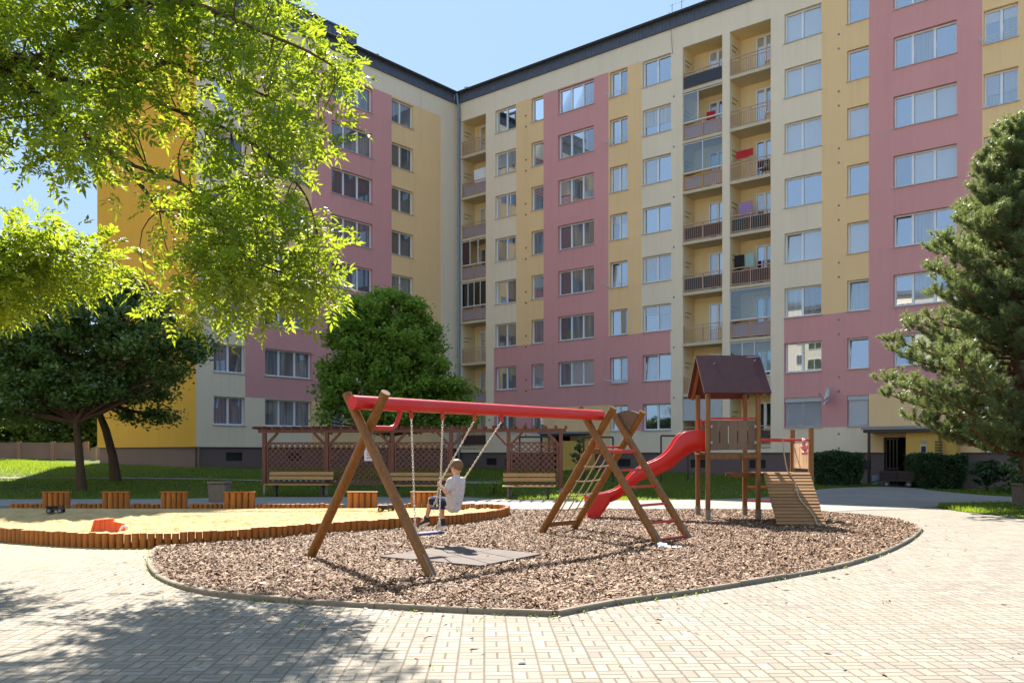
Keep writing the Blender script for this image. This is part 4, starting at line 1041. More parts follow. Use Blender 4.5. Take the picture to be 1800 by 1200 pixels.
tx_ = bpy.data.textures.new('folds', 'CLOUDS'); tx_.noise_scale = .055
md = o.modifiers.new('folds', 'DISPLACE'); md.texture = tx_; md.strength = .038; md.mid_level = .5; md.texture_coords = 'LOCAL'
b = MB(); b.cap(BP(-.15, .05, .085), BP(-.15, -.05, .085), .118, .118)
for i in (0, 1): b.cap(hip[i], hip[i].lerp(knee[i], .84), .098, .083)
o = skin_mesh(b, 'shorts', M['shorts'], .008, 6); md = o.modifiers.new('folds', 'DISPLACE'); md.texture = tx_; md.strength = .02; md.texture_coords = 'LOCAL'
b = MB(); b.ball(hd + UP * .032 - fd * .016, .108, .093, .108, 22, Mh); b.ball(hd - fd * .058 - UP * .002, .056, .074, .062, 16, Mh); b.ball(hd + fd * .065 + UP * .085, .045, .06, .035, 14, Mh)
rr_ = random.Random(2)
for i in range(150):
    a = rr_.uniform(0, 6.28); e = rr_.uniform(-.25, 1.5); dv = fd * math.cos(a) * math.cos(e) + lf * math.sin(a) * math.cos(e) + UP * math.sin(e)
    p = hd + UP * .028 + Vector((dv.x * .098, dv.y * .098, dv.z * .106)); b.cap(p, p + (Vector(dv) * .35 - UP * .8 + Vector((rr_.uniform(-.4, .4), rr_.uniform(-.4, .4), 0))).normalized() * .034, .008, .004, 6)
o = skin_mesh(b, 'hair', M['hair'], .0045, 1)
# the hair stops above the nape and face: sits outside the skull only
for i in (0, 1):
    f0 = ank[i] - UP * .035 - fd * .03; tip = f0 + fd * .165 - UP * .06
    b = MB(); b.cap(f0, tip, .040, .034); b.cap(ank[i] + UP * .03, ank[i] - UP * .03, .042, .042)
    sh_ = skin_mesh(b, 'shoe', M['shoe'], .007, 4)
    b = MB(); dv = (tip - f0).normalized(); dn = (lf.cross(dv)).normalized(); dn = dn if dn.z < 0 else -dn
    pr = []
    for j in range(16):
        a = 2 * math.pi * j / 16; ex = (f0 + tip) / 2 + dv * (.118 * math.cos(a)) + lf * (.042 * math.sin(a) * (1 + .15 * math.cos(a))); pr.append(ex + dn * .026)
    b.hexa(pr, [p + dn * .022 for p in pr]); b.build('sole', M['sole'], sh_)
    b = MB()
    for j in range(3): c = ank[i] + dv * (.03 + .03 * j) - dn * .034; b.tube([c - lf * .025, c - dn * .006, c + lf * .025], .004, 6)
    b.build('laces', M['sole'], sh_)

# ------------------------------------------------------------------ play tower with slide and ramp
tw = empty('play_tower', (5.2, 20.8, 0), 'timber play tower with maroon roof, red wavy slide and plank ramp', 'play tower')
XF0, XF1, XB0, XB1, YF, YB = 4.52, 5.68, 4.60, 5.76, 20.1, 21.55
for x, y in ((XF0, YF), (XF1, YF), (XB0, YB), (XB1, YB)):
    m = MB(); m.bar((x, y, .28), (x, y, 3.02), .105, .105, (0, 1, 0), ch=.02); p = m.build('post', M['post'], tw)
    m = MB(); m.bar((x, y, -.05), (x, y, .278), .11, .11, (0, 1, 0)); m.build('steel_shoe', M['galv'], p)
for x, y, z0, z1 in ((6.90, YF, 0, 2.17), (6.94, YB, 0, 2.16)):
    m = MB(); m.bar((x, y, -.03), (x, y, z1), .105, .105, (0, 1, 0), ch=.02); m.build('post', M['post'], tw)
rz, ez, ry, ey0, ey1, rx0, rx1 = 3.90, 2.95, 20.8, 19.84, 21.78, 4.38, 5.91
m = MB()
for y0 in (ey0, ey1):
    a = Vector((rx0, ry, rz)); b_ = Vector((rx1, ry, rz)); c_ = Vector((rx1, y0, ez)); d_ = Vector((rx0, y0, ez)); nn = (b_ - a).cross(d_ - a).normalized() * .022
    m.hexa([a - nn, b_ - nn, c_ - nn, d_ - nn], [a + nn, b_ + nn, c_ + nn, d_ + nn])
rf = m.build('roof', M['shingle'], tw)
m = MB(); sl = (Vector((0, ey0 - ry, ez - rz))).normalized(); nf = Vector((0, -.7, .72)).normalized()
def on_roof(px, y):
    for i in range(40):
        Yd = ey0 + (ry - ey0) * i / 39; q = at(px, y, Yd)
        if q.z <= ez + (rz - ez) * (Yd - ey0) / (ry - ey0): return q
    return q
for (a, b_) in (((1262, 646), (1284, 640)), ((1312, 629), (1336, 628)), ((1325, 636), (1332, 630)), ((1252, 643), (1256, 639)), ((1264, 651), (1270, 648)), ((1234, 660), (1240, 658))):
    p, q = on_roof(*a) + nf * .028, on_roof(*b_) + nf * .028; m.bar(p, q, .016, .004, nf)
m.build('scrape', M['scuff'], rf)
m = MB()
for x in (rx0 + .12, rx1 - .12):
    for y0 in (ey0 + .08, ey1 - .08): m.bar((x, ry, rz - .08), (x, y0, ez - .02), .06, .09)
m.bar((rx0 + .05, ry, rz - .09), (rx1 - .05, ry, rz - .09), .06, .1)
m.build('roof_frame', M['post'], tw)
m = MB()
for i in range(10): m.bar((XF0 - .02, YF + .1 + .14 * i, 1.57), (XF1 + .08, YF + .1 + .14 * i, 1.57), .13, .045)
m.bar((XF0, YF + .0, 1.50), (XF1 + .05, YF + .0, 1.50), .05, .1); m.bar((XB0, YB, 1.50), (XB1, YB, 1.50), .05, .1); m.build('platform', M['post'], tw)
def slotted(p0, p1, z0, z1, slots, mat, nm, sw=.03, up=(.22, .8)):
    p0, p1 = Vector(p0), Vector(p1); d = (p1 - p0); L = d.length; d.normalize(); m = MB(); ed = [0.0]
    for s_ in slots: ed += [L * s_ - sw / 2, L * s_ + sw / 2]
    ed.append(L); H = z1 - z0
    for i in range(0, len(ed), 2): a, b_ = p0 + d * ed[i], p0 + d * ed[i + 1]; m.bar(a + UP * (z0 + z1) / 2, b_ + UP * (z0 + z1) / 2, .03, H)
    for i in range(1, len(ed) - 1, 2):
        a, b_ = p0 + d * ed[i], p0 + d * ed[i + 1]
        m.bar(a + UP * (z0 + H * up[0] / 2), b_ + UP * (z0 + H * up[0] / 2), .03, H * up[0]); m.bar(a + UP * (z0 + H * (1 + up[1]) / 2), b_ + UP * (z0 + H * (1 + up[1]) / 2), .03, H * (1 - up[1]))
    return m.build(nm, M[mat], tw)
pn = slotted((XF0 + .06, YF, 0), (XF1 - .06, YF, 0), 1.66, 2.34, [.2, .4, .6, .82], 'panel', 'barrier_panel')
m = MB()
for x in (XF0 + .075, XF1 - .075):
    for z in (1.83, 2.2): m.box((x, YF - .03, z), .045, .04, .06)
m.build('bracket', M['lilac'], pn)
m = MB(); m.tube([(XF0 + .05, YF, 2.385), (XF1 - .05, YF, 2.385)], .022, 10); m.build('rail', M['redpipe'], tw)
m = MB(); m.tube([(XB0 + .05, YB, 2.385), (XB1 - .05, YB, 2.385)], .022, 10); m.build('rail', M['redpipe'], tw)
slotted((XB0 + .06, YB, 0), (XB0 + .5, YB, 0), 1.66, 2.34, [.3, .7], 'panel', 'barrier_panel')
m = MB(); m.tube([(XF1 + .05, YF, 1.90), (6.86, YF, 1.89)], .03, 10); m.build('rail', M['redpipe'], tw)
m = MB(); m.tube([(XB1 + .05, YB, 1.90), (6.9, YB, 1.89)], .03, 10); m.build('rail', M['redpipe'], tw)
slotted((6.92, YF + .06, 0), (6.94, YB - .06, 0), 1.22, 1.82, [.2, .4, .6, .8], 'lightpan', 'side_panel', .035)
m = MB()
for i in range(10): m.bar((XF1 + .06, YF + .08 + .14 * i, 1.10), (6.88, YF + .08 + .14 * i, 1.10), .13, .045)
m.bar((XF1 - .4, YF - .07, 1.52), (XF1 + .05, YF - .07, 1.52), .06, .09); m.bar((XF1 - .42, YB - .1, 1.06), (6.9, YB - .1, 1.06), .06, .09); m.bar((XF1 - .4, YF + .75, 1.07), (XF1 + .0, YF + .75, 1.07), .06, .12)
m.build('low_platform', M['post'], tw)
for z in (.74, .41):
    m = MB(); m.tube([(XB1, YB, z), (6.94, YB, z)], .022, 10); m.build('rung', M['redpipe'], tw)
m = MB(); n = 16; A0, A1 = Vector((5.80, YF - .02, 1.14)), Vector((6.85, YF - .02, 1.14)); B0, B1 = Vector((5.66, 18.57, .05)), Vector((6.68, 18.57, .05)); un = (A1 - A0).cross(B0 - A0).normalized(); un = un if un.z > 0 else -un
for i in range(n):
    u = (i + .5) / n; p, q = A0.lerp(B0, u), A1.lerp(B1, u); m.bar(p - Vector((rr_.uniform(0, .014), 0, 0)), q + Vector((rr_.uniform(0, .014), 0, 0)), .104 + rr_.uniform(-.006, .004), .036 + rr_.uniform(-.004, .004), (un + Vector((0, .11 + rr_.uniform(-.02, .02), 0))).normalized())
m.build('ramp', M['ramp'], tw)
m = MB()
for u in (.1, .9): m.bar(A0.lerp(A1, u) - un * .06, B0.lerp(B1, u) - un * .06, .05, .085, un)
m.build('ramp_frame', M['post'], tw)
m = MB(); rp = [Vector((6.25, YF, 1.88)), Vector((6.27, YF - .02, 1.6)), Vector((6.33, YF - .05, 1.22))]
for u in (.1, .25, .4, .55, .7, .85, 1.0): rp.append(A0.lerp(B0, u).lerp(A1.lerp(B1, u), .50 + .30 * u + .05 * math.sin(u * 9)) + un * .035)
rp.append(rp[-1] + Vector((.02, -.12, -.04)))
R_ = [Vector(p) for p in catmull(rp, 5)]; m.tube(R_, .017, 8)
for i in (0, 13, 22, 25, 30, 36): m.ball(R_[min(i, len(R_) - 1)], .036, n=10)
m.ball(R_[24], .06, .05, .045, 10); m.build('rope', M['rope'], tw)
bx = [(4.62, 1.62), (4.31, 1.61), (4.04, 1.47), (3.77, 1.24), (3.43, 1.07), (3.03, .93), (2.76, .70), (2.5, .50), (2.15, .38), (1.75, .33)]
tx2 = [(4.60, 2.02), (4.42, 2.12), (4.12, 2.10), (3.92, 1.97), (3.74, 1.70), (3.50, 1.48), (3.1, 1.29), (2.83, 1.10), (2.6, .87), (1.75, .60)]
tx2 = tx2[:8] + [(2.45, .73), (1.75, .58)]
bc, tc = catmull(bx, 6), catmull(tx2, 6); yc = 20.78; rings = []
for (x0, z0), (x1, z1) in zip(bc, tc):
    R = []
    for sg in (-1, 1):
        prf = [(x0, yc + sg * .22, z0), (x0 * .5 + x1 * .5, yc + sg * .265, (z0 + z1) / 2), (x1, yc + sg * .275, z1 - .02), (x1, yc + sg * .265, z1), (x1, yc + sg * .225, z1), (x1 * .6 + x0 * .4, yc + sg * .215, (z0 + z1) / 2 + .04), (x0, yc + sg * .17, z0 + .05)]
        R += prf if sg == -1 else prf[::-1]
    rings.append(R)
m = MB(); k = len(rings[0]); vs = [p for R in rings for p in R]
m.add(vs, [(i * k + j, i * k + (j + 1) % k, (i + 1) * k + (j + 1) % k, (i + 1) * k + j) for i in range(len(rings) - 1) for j in range(k)], 0, True)
m.add(rings[0], [tuple(range(k))]); m.add(rings[-1], [tuple(range(k))]); sl_ = m.build('slide', M['slide'], tw)
m = MB(); m.hexa([(1.78, yc - .27, .02), (2.02, yc - .27, .02), (2.02, yc + .27, .02), (1.78, yc + .27, .02)], [(1.765, yc - .285, .52), (2.30, yc - .285, .56), (2.30, yc - .262, .40), (1.765, yc + .262, .36)]); m.build('slide_foot', M['slide'], sl_)
m = MB()
for y in (yc - .22, yc + .22): m.tube([(4.47, y, 1.66), (4.47, y, 2.38)], .018, 8)
m.build('grab_bar', M['redpipe'], tw)
bg = empty('plastic_bag', (6.85, YF - .08, 1.84), 'pink plastic bag tied to the red rail above the ramp', 'bag')
m = MB(); q = Vector((6.72, YF - .03, 1.90))
for i in range(26):
    a = i * 1.3; p = q + Vector((.07 * math.cos(a) * rr_.random(), -.03 - .04 * rr_.random(), -.33 * rr_.random())); m.ball(p, .05 * rr_.uniform(.5, 1.1), .03, .06 * rr_.uniform(.6, 1.2), 7, Matrix.Rotation(a, 3, 'X') @ Matrix.Rotation(a * 2, 3, 'Z'))
m.ball(q, .05, .045, .035, 8); m.build('folds', M['pinkbag'], bg)
# paper on the bark
pp = G(1172, 966); pr_ = empty('paper_scrap', pp, 'crumpled white paper lying on the bark by the climbing frame foot', 'litter')
m = MB()
for k_, (ox, sz) in enumerate(((-.07, .11), (.09, .15), (.17, .10))):
    n = 5; vs = []
    for lay in (0, .004):
        for i in range(n):
            for j in range(n): vs.append(pp + Vector((ox + sz * (i / 4 - .5) * 1.4, sz * (j / 4 - .5), .045 + .05 * abs(mn.noise(Vector((i * 1.7 + k_ * 9, j * 1.3, 1)))) + (.05 if k_ == 0 else .0) * (j / 4) + lay)))
    m.add(vs, [(o + i * n + j, o + (i + 1) * n + j, o + (i + 1) * n + j + 1, o + i * n + j + 1) for o in (0, n * n) for i in range(n - 1) for j in range(n - 1)])
m.build('sheet', M['paper'], pr_)

# ------------------------------------------------------------------ toys in the sand
tp = Vector((-7.55, 16.3, .12)); ty = empty('toy_bucket', tp, 'bright orange plastic toy tray tipped over in the front of the sand', 'toy')
m = MB(); q = Matrix.Rotation(.35, 3, 'Z'); v = lambda x, y, z: tp + q @ Vector((x, y, z))
m.hexa([v(-.30, -.16, .0), v(.14, -.18, .0), v(.16, .16, .0), v(-.26, .16, .0)], [v(-.24, -.10, .23), v(.06, -.11, .25), v(.08, .10, .25), v(-.2, .1, .24)])
for i in range(5): m.bar(v(-.27 + .1 * i, -.172, .0), v(-.215 + .07 * i, -.115, .235), .025, .014, (0, -1, .3))
m.hexa([v(.12, -.15, .0), v(.30, -.10, .02), v(.30, .1, .02), v(.12, .14, .0)], [v(.07, -.10, .2), v(.27, -.07, .15), v(.27, .07, .15), v(.08, .1, .2)]); m.build('tray', M['orangep'], ty)
m = MB(); m.tube([v(.2, -.19, .02), v(.26, -.2, .11), v(.33, -.14, .1), v(.33, -.1, .02)], .022, 8); m.build('handle', M['whitecloth'], ty)
def toy_truck(p, rz, cab, wheel, label):
    r = empty('toy_truck', p, label, 'toy'); q = Matrix.Rotation(rz, 3, 'Z'); v = lambda x, y, z: p + q @ Vector((x, y, z))
    m = MB(); m.hexa([v(-.2, -.07, .06), v(.2, -.07, .06), v(.2, .07, .06), v(-.2, .07, .06)], [v(-.18, -.06, .1), v(.18, -.06, .1), v(.18, .06, .1), v(-.18, .06, .1)]); m.hexa([v(.06, -.065, .1), v(.19, -.065, .1), v(.19, .065, .1), v(.06, .065, .1)], [v(.07, -.055, .18), v(.15, -.055, .18), v(.15, .055, .18), v(.07, .055, .18)])
    m.hexa([v(-.18, -.07, .11), v(.04, -.07, .11), v(.04, .07, .11), v(-.18, .07, .11)], [v(-.22, -.085, .17), v(.05, -.085, .17), v(.05, .085, .17), v(-.22, .085, .17)]); m.build('body', M[cab], r)
    for x in (-.13, .12):
        for s_ in (-1, 1):
            m = MB(); m.tube([v(x, s_ * .07, .06), v(x, s_ * .10, .06)], .065, 14); w = m.build('wheel', M['blackp'], r)
            m = MB(); m.tube([v(x, s_ * .101, .06), v(x, s_ * .108, .06)], .035, 10); m.build('hub', M[wheel], w)
toy_truck(Vector((-11.1, 21.2, .13)), .15, 'blackp', 'zinc', 'black toy truck in the shaded back of the sand, left side')
toy_truck(Vector((-3.12, 21.6, .13)), -.05, 'blackp', 'yellowp', 'toy truck with yellow wheels in the sand behind the swing leg')
SKY_S, SUN_S, EXPO = .102, 2.5, 2.7
# ------------------------------------------------------------------ pergola and benches
PA = G(465, 869); PB_ = G(986, 874.5)
pgx = [465, 575, 690, 793, 894, 986]
pd = (PB_ - PA); pd.z = 0; pd.normalize(); pnn = Vector((pd.y, -pd.x, 0))
def on_line(px):
    k = (px - CX) / F; s_ = (k * PA.y - PA.x) / (pd.x - k * pd.y); q = PA + pd * s_; q.z = float(terr(q.x, q.y)); return q
pg = empty('pergola', (PA + PB_) / 2, 'long red brown timber pergola with lattice panels behind the benches', 'pergola')
pq = [on_line(x) for x in pgx]; PT = 2.33
for q in pq:
    m = MB(); m.bar((q.x, q.y, q.z + .35), (q.x, q.y, PT), .13, .13, pd); p = m.build('post', M['perg'], pg)
    m = MB(); m.bar((q.x, q.y, q.z - .05), (q.x, q.y, q.z + .348), .09, .09, pd); m.build('post_foot', M['galv'], p)
a, b = pq[0] - pd * .22, pq[-1] + pd * .18
for off in (-.0,):
    m = MB(); m.bar((a.x, a.y, PT + .055), (b.x, b.y, PT + .055), .14, .13); m.build('top_beam', M['perg'], pg)
m = MB(); L = (b - a).length; n = int(L / .36)
for i in range(n + 1):
    q = a + pd * (L * i / n); q.z = PT + .165; m.bar(q + pnn * .55, q - pnn * .55, .05, .10)
m.build('rafters', M['perg'], pg)
for i, q in enumerate(pq):
    for sg in (-1, 1):
        if (i == 0 and sg < 0) or (i == len(pq) - 1 and sg > 0): continue
        m = MB(); m.bar(Vector((q.x, q.y, PT - .48)) + pd * sg * .05, Vector((q.x, q.y, PT - .01)) + pd * sg * .5, .08, .09, pnn); m.build('knee_brace', M['perg'], pg)
for i in (0, 1, 2, 4):
    u, v = pq[i] + pd * .11, pq[i + 1] - pd * .11; z0, z1 = max(u.z, v.z) + .42, 1.95; m = MB(); L = (v - u).length
    for zz in (z0, z1): m.bar((u.x, u.y, zz), (v.x, v.y, zz), .05, .05)
    for e in (u, v): m.bar((e.x, e.y, z0 + .026), (e.x, e.y, z1 - .026), .05, .05, pd)
    H = z1 - z0; st = .21
    for sg, off in ((1, .012), (-1, -.012)):
        k = -H
        while k < L:
            s0, s1 = max(k, 0), min(k + H, L)
            if s1 > s0 + .03:
                za, zb2 = (z0 + (s0 - k), z0 + (s1 - k)) if sg > 0 else (z1 - (s0 - k), z1 - (s1 - k))
                pa = u + pd * s0 + pnn * off; pb = u + pd * s1 + pnn * off; m.bar((pa.x, pa.y, za), (pb.x, pb.y, zb2), .045, .012, pnn)
            k += st
    m.build('lattice_panel', M['perg'], pg)
m = MB(); c_ = pq[1].lerp(pq[2], .66) + pnn * .03; c_.z = 1.55; m.box(c_, .42, .02, .5, math.atan2(pd.y, pd.x)); nb_ = m.build('notice_board', M['white'], pg)
m = MB()
for i in range(7): m.box(c_ + pnn * .014 + UP * (.18 - .055 * i), .30 - .05 * (i % 3), .006, .022, math.atan2(pd.y, pd.x))
m.build('printed_lines', M['redcloth'], nb_)
def bench(c, rz, L, label, legs=(-.36, .36)):
    r = empty('park_bench', c, label, 'bench', 'benches at the pergola'); q = Matrix.Rotation(rz, 3, 'Z'); v = lambda x, y, z: c + q @ Vector((x, y, z))
    m = MB()
    for i in range(3): m.bar(v(-L / 2, -.28 + .15 * i, .44), v(L / 2, -.28 + .15 * i, .44), .125, .045)
    m.build('seat', M['bench'], r)
    m = MB()
    for z, y in ((.66, .16), (.82, .20)): m.bar(v(-L / 2, y, z), v(L / 2, y, z), .04, .125, (0, .25, 1))
    m.build('backrest', M['bench'], r)
    for s_ in legs:
        m = MB(); m.bar(v(s_ * L, -.10, 0), v(s_ * L, -.10, .415), .09, .22, (0, 1, 0)); m.bar(v(s_ * L, .10, .30), v(s_ * L, .225, .88), .06, .04, (0, 1, 0)); m.build('leg', M['iron'], r)
for x0, x1, lab in ((477, 592, 'honey slatted bench at the left end of the pergola'), (687, 800, 'honey slatted bench under the pergola behind the swinging boy')):
    u, v = on_line(x0), on_line(x1); c_ = (u + v) / 2 + pnn * .45; c_.z = float(terr(c_.x, c_.y)); bench(c_, math.atan2(pd.y, pd.x), (v - u).length * .97, lab)
c_ = G(930, 876.5); bench(c_, math.atan2(pd.y, pd.x) + .06, 1.82, 'honey slatted bench on the sunlit grass at the right end of the pergola')

# ------------------------------------------------------------------ street furniture
def bin_(px, y, label):
    c = G(px, y); r = empty('litter_bin', c, label, 'litter bin', 'concrete litter bins'); m = MB(); w = .30
    pr = lambda s_, z: [c + Vector((x * s_ * w, yy * s_ * w, z)) for x, yy in ((-1, -.8), (-.8, -1), (.8, -1), (1, -.8), (1, .8), (.8, 1), (-.8, 1), (-1, .8))]
    m.hexa(pr(.92, 0), pr(1.0, .58)); m.build('body', M['concrete'], r); m = MB(); m.hexa(pr(.82, .583), pr(.8, .61)); m.hexa(pr(1.06, .612), pr(1.04, .67)); m.build('lid', M['concrete'], r)
    m = MB(); m.hexa([p + Vector((0, 0, .0)) for p in pr(.6, .672)], pr(.6, .676)); m.build('opening', M['dark'], r)
bin_(386, 882, 'square concrete litter bin on the dark lawn behind the sandbox')
bin_(1803, 888, 'square concrete litter bin at the right edge by the lit grass')
def carpet(px0, px1, ytop, ybot, label):
    a, b = G(px0, ybot), G(px1, ybot); Yd = (a.y + b.y) / 2; zt = EYE + (HZ - ytop) / F * Yd
    r = empty('carpet_frame', (a + b) / 2, label, 'carpet frame', 'carpet beating frames on the lawn')
    for p in (a, b): m = MB(); m.tube([p - UP * .1, Vector((p.x, p.y, zt))], .04, 8); m.build('upright', M['iron'], r)
    m = MB(); m.tube([Vector((a.x, a.y, zt)), Vector((b.x, b.y, zt))], .04, 8); m.build('cross_bar', M['iron'], r)
carpet(913.5, 965, 767.5, 845, 'rusty steel carpet frame behind the right end of the pergola')
carpet(1026, 1077.5, 768, 846, 'rusty steel carpet frame behind the rope climbing net')
carpet(1162, 1209, 765.5, 846, 'rusty steel carpet frame behind the red slide')
# fence, post and sloping wall at the far left
f0, f1 = Vector((-62, 60.5, 0)), Vector((-29.3, 60.0, 0)); fn = empty('fence', ((f0 + f1) / 2).to_tuple(), 'low brown concrete fence far behind the trees at the left', 'fence')
L = (f1 - f0).length; n = 14; fd_ = (f1 - f0).normalized()
for i in range(n + 1):
    q = f0 + fd_ * (L * i / n); z = float(terr(q.x, q.y)); m = MB(); m.box((q.x, q.y, z + .58), .26, .22, 1.26); m.build('post', M['plinthw'], fn)
    if i < n:
        u, v = q + fd_ * .135, f0 + fd_ * (L * (i + 1) / n) - fd_ * .135; z = float(terr(u.x, u.y)); m = MB()
        m.bar((u.x, u.y, z + .55), (v.x, v.y, z + .55), .1, 1.02); m.bar((u.x, u.y, z + 1.1), (v.x, v.y, z + 1.1), .14, .07); m.build('panel', M['fence'], fn)
c_ = G(163, 813); c_ = Vector((-27.6, 57.5, float(terr(-27.6, 57.5)))); m = MB(); m.box(c_ + UP * .35, .32, .2, .8); m.box(c_ + UP * .78, .36, .24, .06); tag(m.build('marker_post', M['concrete'], loc=c_), 'short pale post at the corner of the orange end wall', 'post')
c_ = Vector((-28.4, 59.6, float(terr(-28.4, 59.6)))); m = MB(); m.hexa([c_ + Vector((-1.1, 0, -.1)), c_ + Vector((.9, 0, -.1)), c_ + Vector((.9, .4, -.1)), c_ + Vector((-1.1, .4, -.1))], [c_ + Vector((-1.1, 0, .25)), c_ + Vector((.9, 0, 1.5)), c_ + Vector((.9, .4, 1.5)), c_ + Vector((-1.1, .4, .25))]); tag(m.build('ramp_wall', M['concrete'], loc=c_), 'sloping grey concrete wall between the fence and the orange end wall', 'wall')
# cart and crates at the right entrance
c_ = G(1578, 855.5); r = empty('hand_cart', c_, 'dark brown box cart parked before the open entrance', 'cart'); rz = -.45; q = Matrix.Rotation(rz, 3, 'Z'); v = lambda x, y, z: c_ + q @ Vector((x, y, z))
m = MB(); m.hexa([v(-.68, -.4, .26), v(.68, -.4, .26), v(.68, .4, .26), v(-.68, .4, .26)], [v(-.72, -.44, .72), v(.72, -.44, .72), v(.72, .44, .72), v(-.72, .44, .72)])
for z in (.3, .68): m.bar(v(-.74, -.455, z), v(.74, -.455, z), .03, .05)
for x in (-.7, 0, .7): m.bar(v(x, -.46, .27), v(x, -.46, .73), .04, .03, (0, -1, 0))
m.build('box', M['doorwood'], r)
for x in (-.45, .45):
    for y in (-.42, .42): m = MB(); m.tube([v(x, y - .04, .14), v(x, y + .04, .14)], .14, 14); w = m.build('wheel', M['blackp'], r); m = MB(); m.tube([v(x, y - .05, .14), v(x, y + .05, .14)], .06, 10); m.build('hub', M['zinc'], w)
m = MB(); m.tube([v(-.72, 0, .3), v(-1.0, 0, .22), v(-1.25, 0, .12)], .025, 8); m.tube([v(-1.25, -.15, .12), v(-1.25, .15, .12)], .02, 8); m.build('drawbar', M['iron'], r)
c_ = G(1543, 851.5)
for i in range(3):
    q = c_ + UP * (.0 + .155 * i); m = MB()
    for (x, y, sx, sy) in ((0, -.19, .56, .03), (0, .19, .56, .03), (-.265, 0, .03, .346), (.265, 0, .03, .346)): m.box(q + Vector((x, y, .07)), sx, sy, .14)
    m.box(q + Vector((0, 0, .012)), .5, .345, .02); m.box(q + Vector((0, -.21, .12)), .58, .02, .03); m.box(q + Vector((0, -.21, .03)), .58, .02, .02)
    tag(m.build('crate', M['bluecrate'], loc=q), ['pale blue plastic crate at the bottom of the stack by the entrance post', 'pale blue plastic crate in the middle of the stack by the entrance post', 'pale blue plastic crate on top of the stack by the entrance post'][i], 'crate', 'pale blue crates stacked by the entrance')

# ------------------------------------------------------------------ plants
def leaf_quads(C, size, rng, aspect=.42, up=.35, droop=0.0, fold=.18):
    n = len(C); nrm = rng.normal(0, 1, (n, 3)); nrm[:, 2] = np.abs(nrm[:, 2]) + up; nrm /= np.linalg.norm(nrm, axis=1, keepdims=True)
    d = rng.normal(0, 1, (n, 3)); d[:, 2] -= droop; d -= nrm * (d * nrm).sum(1, keepdims=True); d /= np.linalg.norm(d, axis=1, keepdims=True); s_ = np.cross(nrm, d)
    L = (size * rng.uniform(.6, 1.25, n))[:, None]; W = L * aspect
    return np.stack([C - d * L * .5, C + s_ * W - nrm * L * fold * .0 + d * L * .02, C + d * L * .5 - nrm * L * fold, C - s_ * W + d * L * .02 + nrm * L * .06], 1).reshape(-1, 3)
def quads_obj(name, V, mat, parent): return np_mesh(name, V, np.arange(len(V)).reshape(-1, 4), mat, parent)
def limb(mb, a, b, r0, r1, rng, bend=.12, n=6, sag=0.0):
    a, b = Vector(a), Vector(b); L = (b - a).length; side = Vector((rng.uniform(-1, 1), rng.uniform(-1, 1), rng.uniform(-.3, .6))) * L * bend
    pts = [a.lerp(b, i / n) + side * math.sin(math.pi * i / n) + UP * (sag * L * math.sin(math.pi * i / n)) + Vector((rng.uniform(-1, 1), rng.uniform(-1, 1), rng.uniform(-1, 1))) * L * .012 * (0 < i < n) for i in range(n + 1)]
    mb.tube(pts, [r0 + (r1 - r0) * i / n for i in range(n + 1)], 7, caps=False); return pts
def broadleaf(name, base, trunk, lobes, mat, label, nclump, nleaf, lsize, seed, clump_r=.5, rt=.16, cat='tree', group=None, fork=None, up=.35, bark='trunk', surf=.55):
    """trunk: points of the stem; lobes: (centre, (rx, ry, rz)); leaf clumps spread mostly through the outer part of each lobe"""
    rng = random.Random(seed); g = np.random.default_rng(seed)
    r = empty(name, base, label, cat, group); mb = MB(); n = len(trunk)
    mb.tube(trunk, [rt * (1.25 if i == 0 else 1 - .45 * i / (n - 1)) for i in range(n)], 12); nodes = []
    top = Vector(trunk[-1])
    vol = np.array([max(l[1][0] * l[1][1] * l[1][2], .05) ** .75 for l in lobes]); cnt = np.maximum(3, (vol / vol.sum() * nclump)).astype(int); Cs = []
    for (c, rad), k in zip(lobes, cnt):
        c = Vector(c); a = Vector(fork) if fork is not None else top
        pts = limb(mb, a, c, rt * .5, rt * .16, rng, .10)
        d = g.normal(0, 1, (k, 3)); d /= np.linalg.norm(d, axis=1, keepdims=True); rr = g.uniform(surf, 1.0, k)[:, None]
        P = np.array(c) + d * rr * np.array(rad); Cs.append(P)
        for p in P[::3]: limb(mb, pts[rng.randint(3, 6)], p, rt * .12, .008, rng, .1, 4)
    mb.build('trunk', M[bark], r)
    C = np.concatenate(Cs); cr = clump_r * g.uniform(.55, 1.25, len(C)); nl = (nleaf * (cr / clump_r) ** 2).astype(int).clip(4)
    I = np.repeat(np.arange(len(C)), nl); o = g.normal(0, .5, (len(I), 3)) * cr[I][:, None]; o[:, 2] *= .6
    quads_obj('crown', leaf_quads(C[I] + o, lsize, g, .40, up), mat, r)
    return r
W = lambda px, y, Y: np.array(at(px, y, Y))
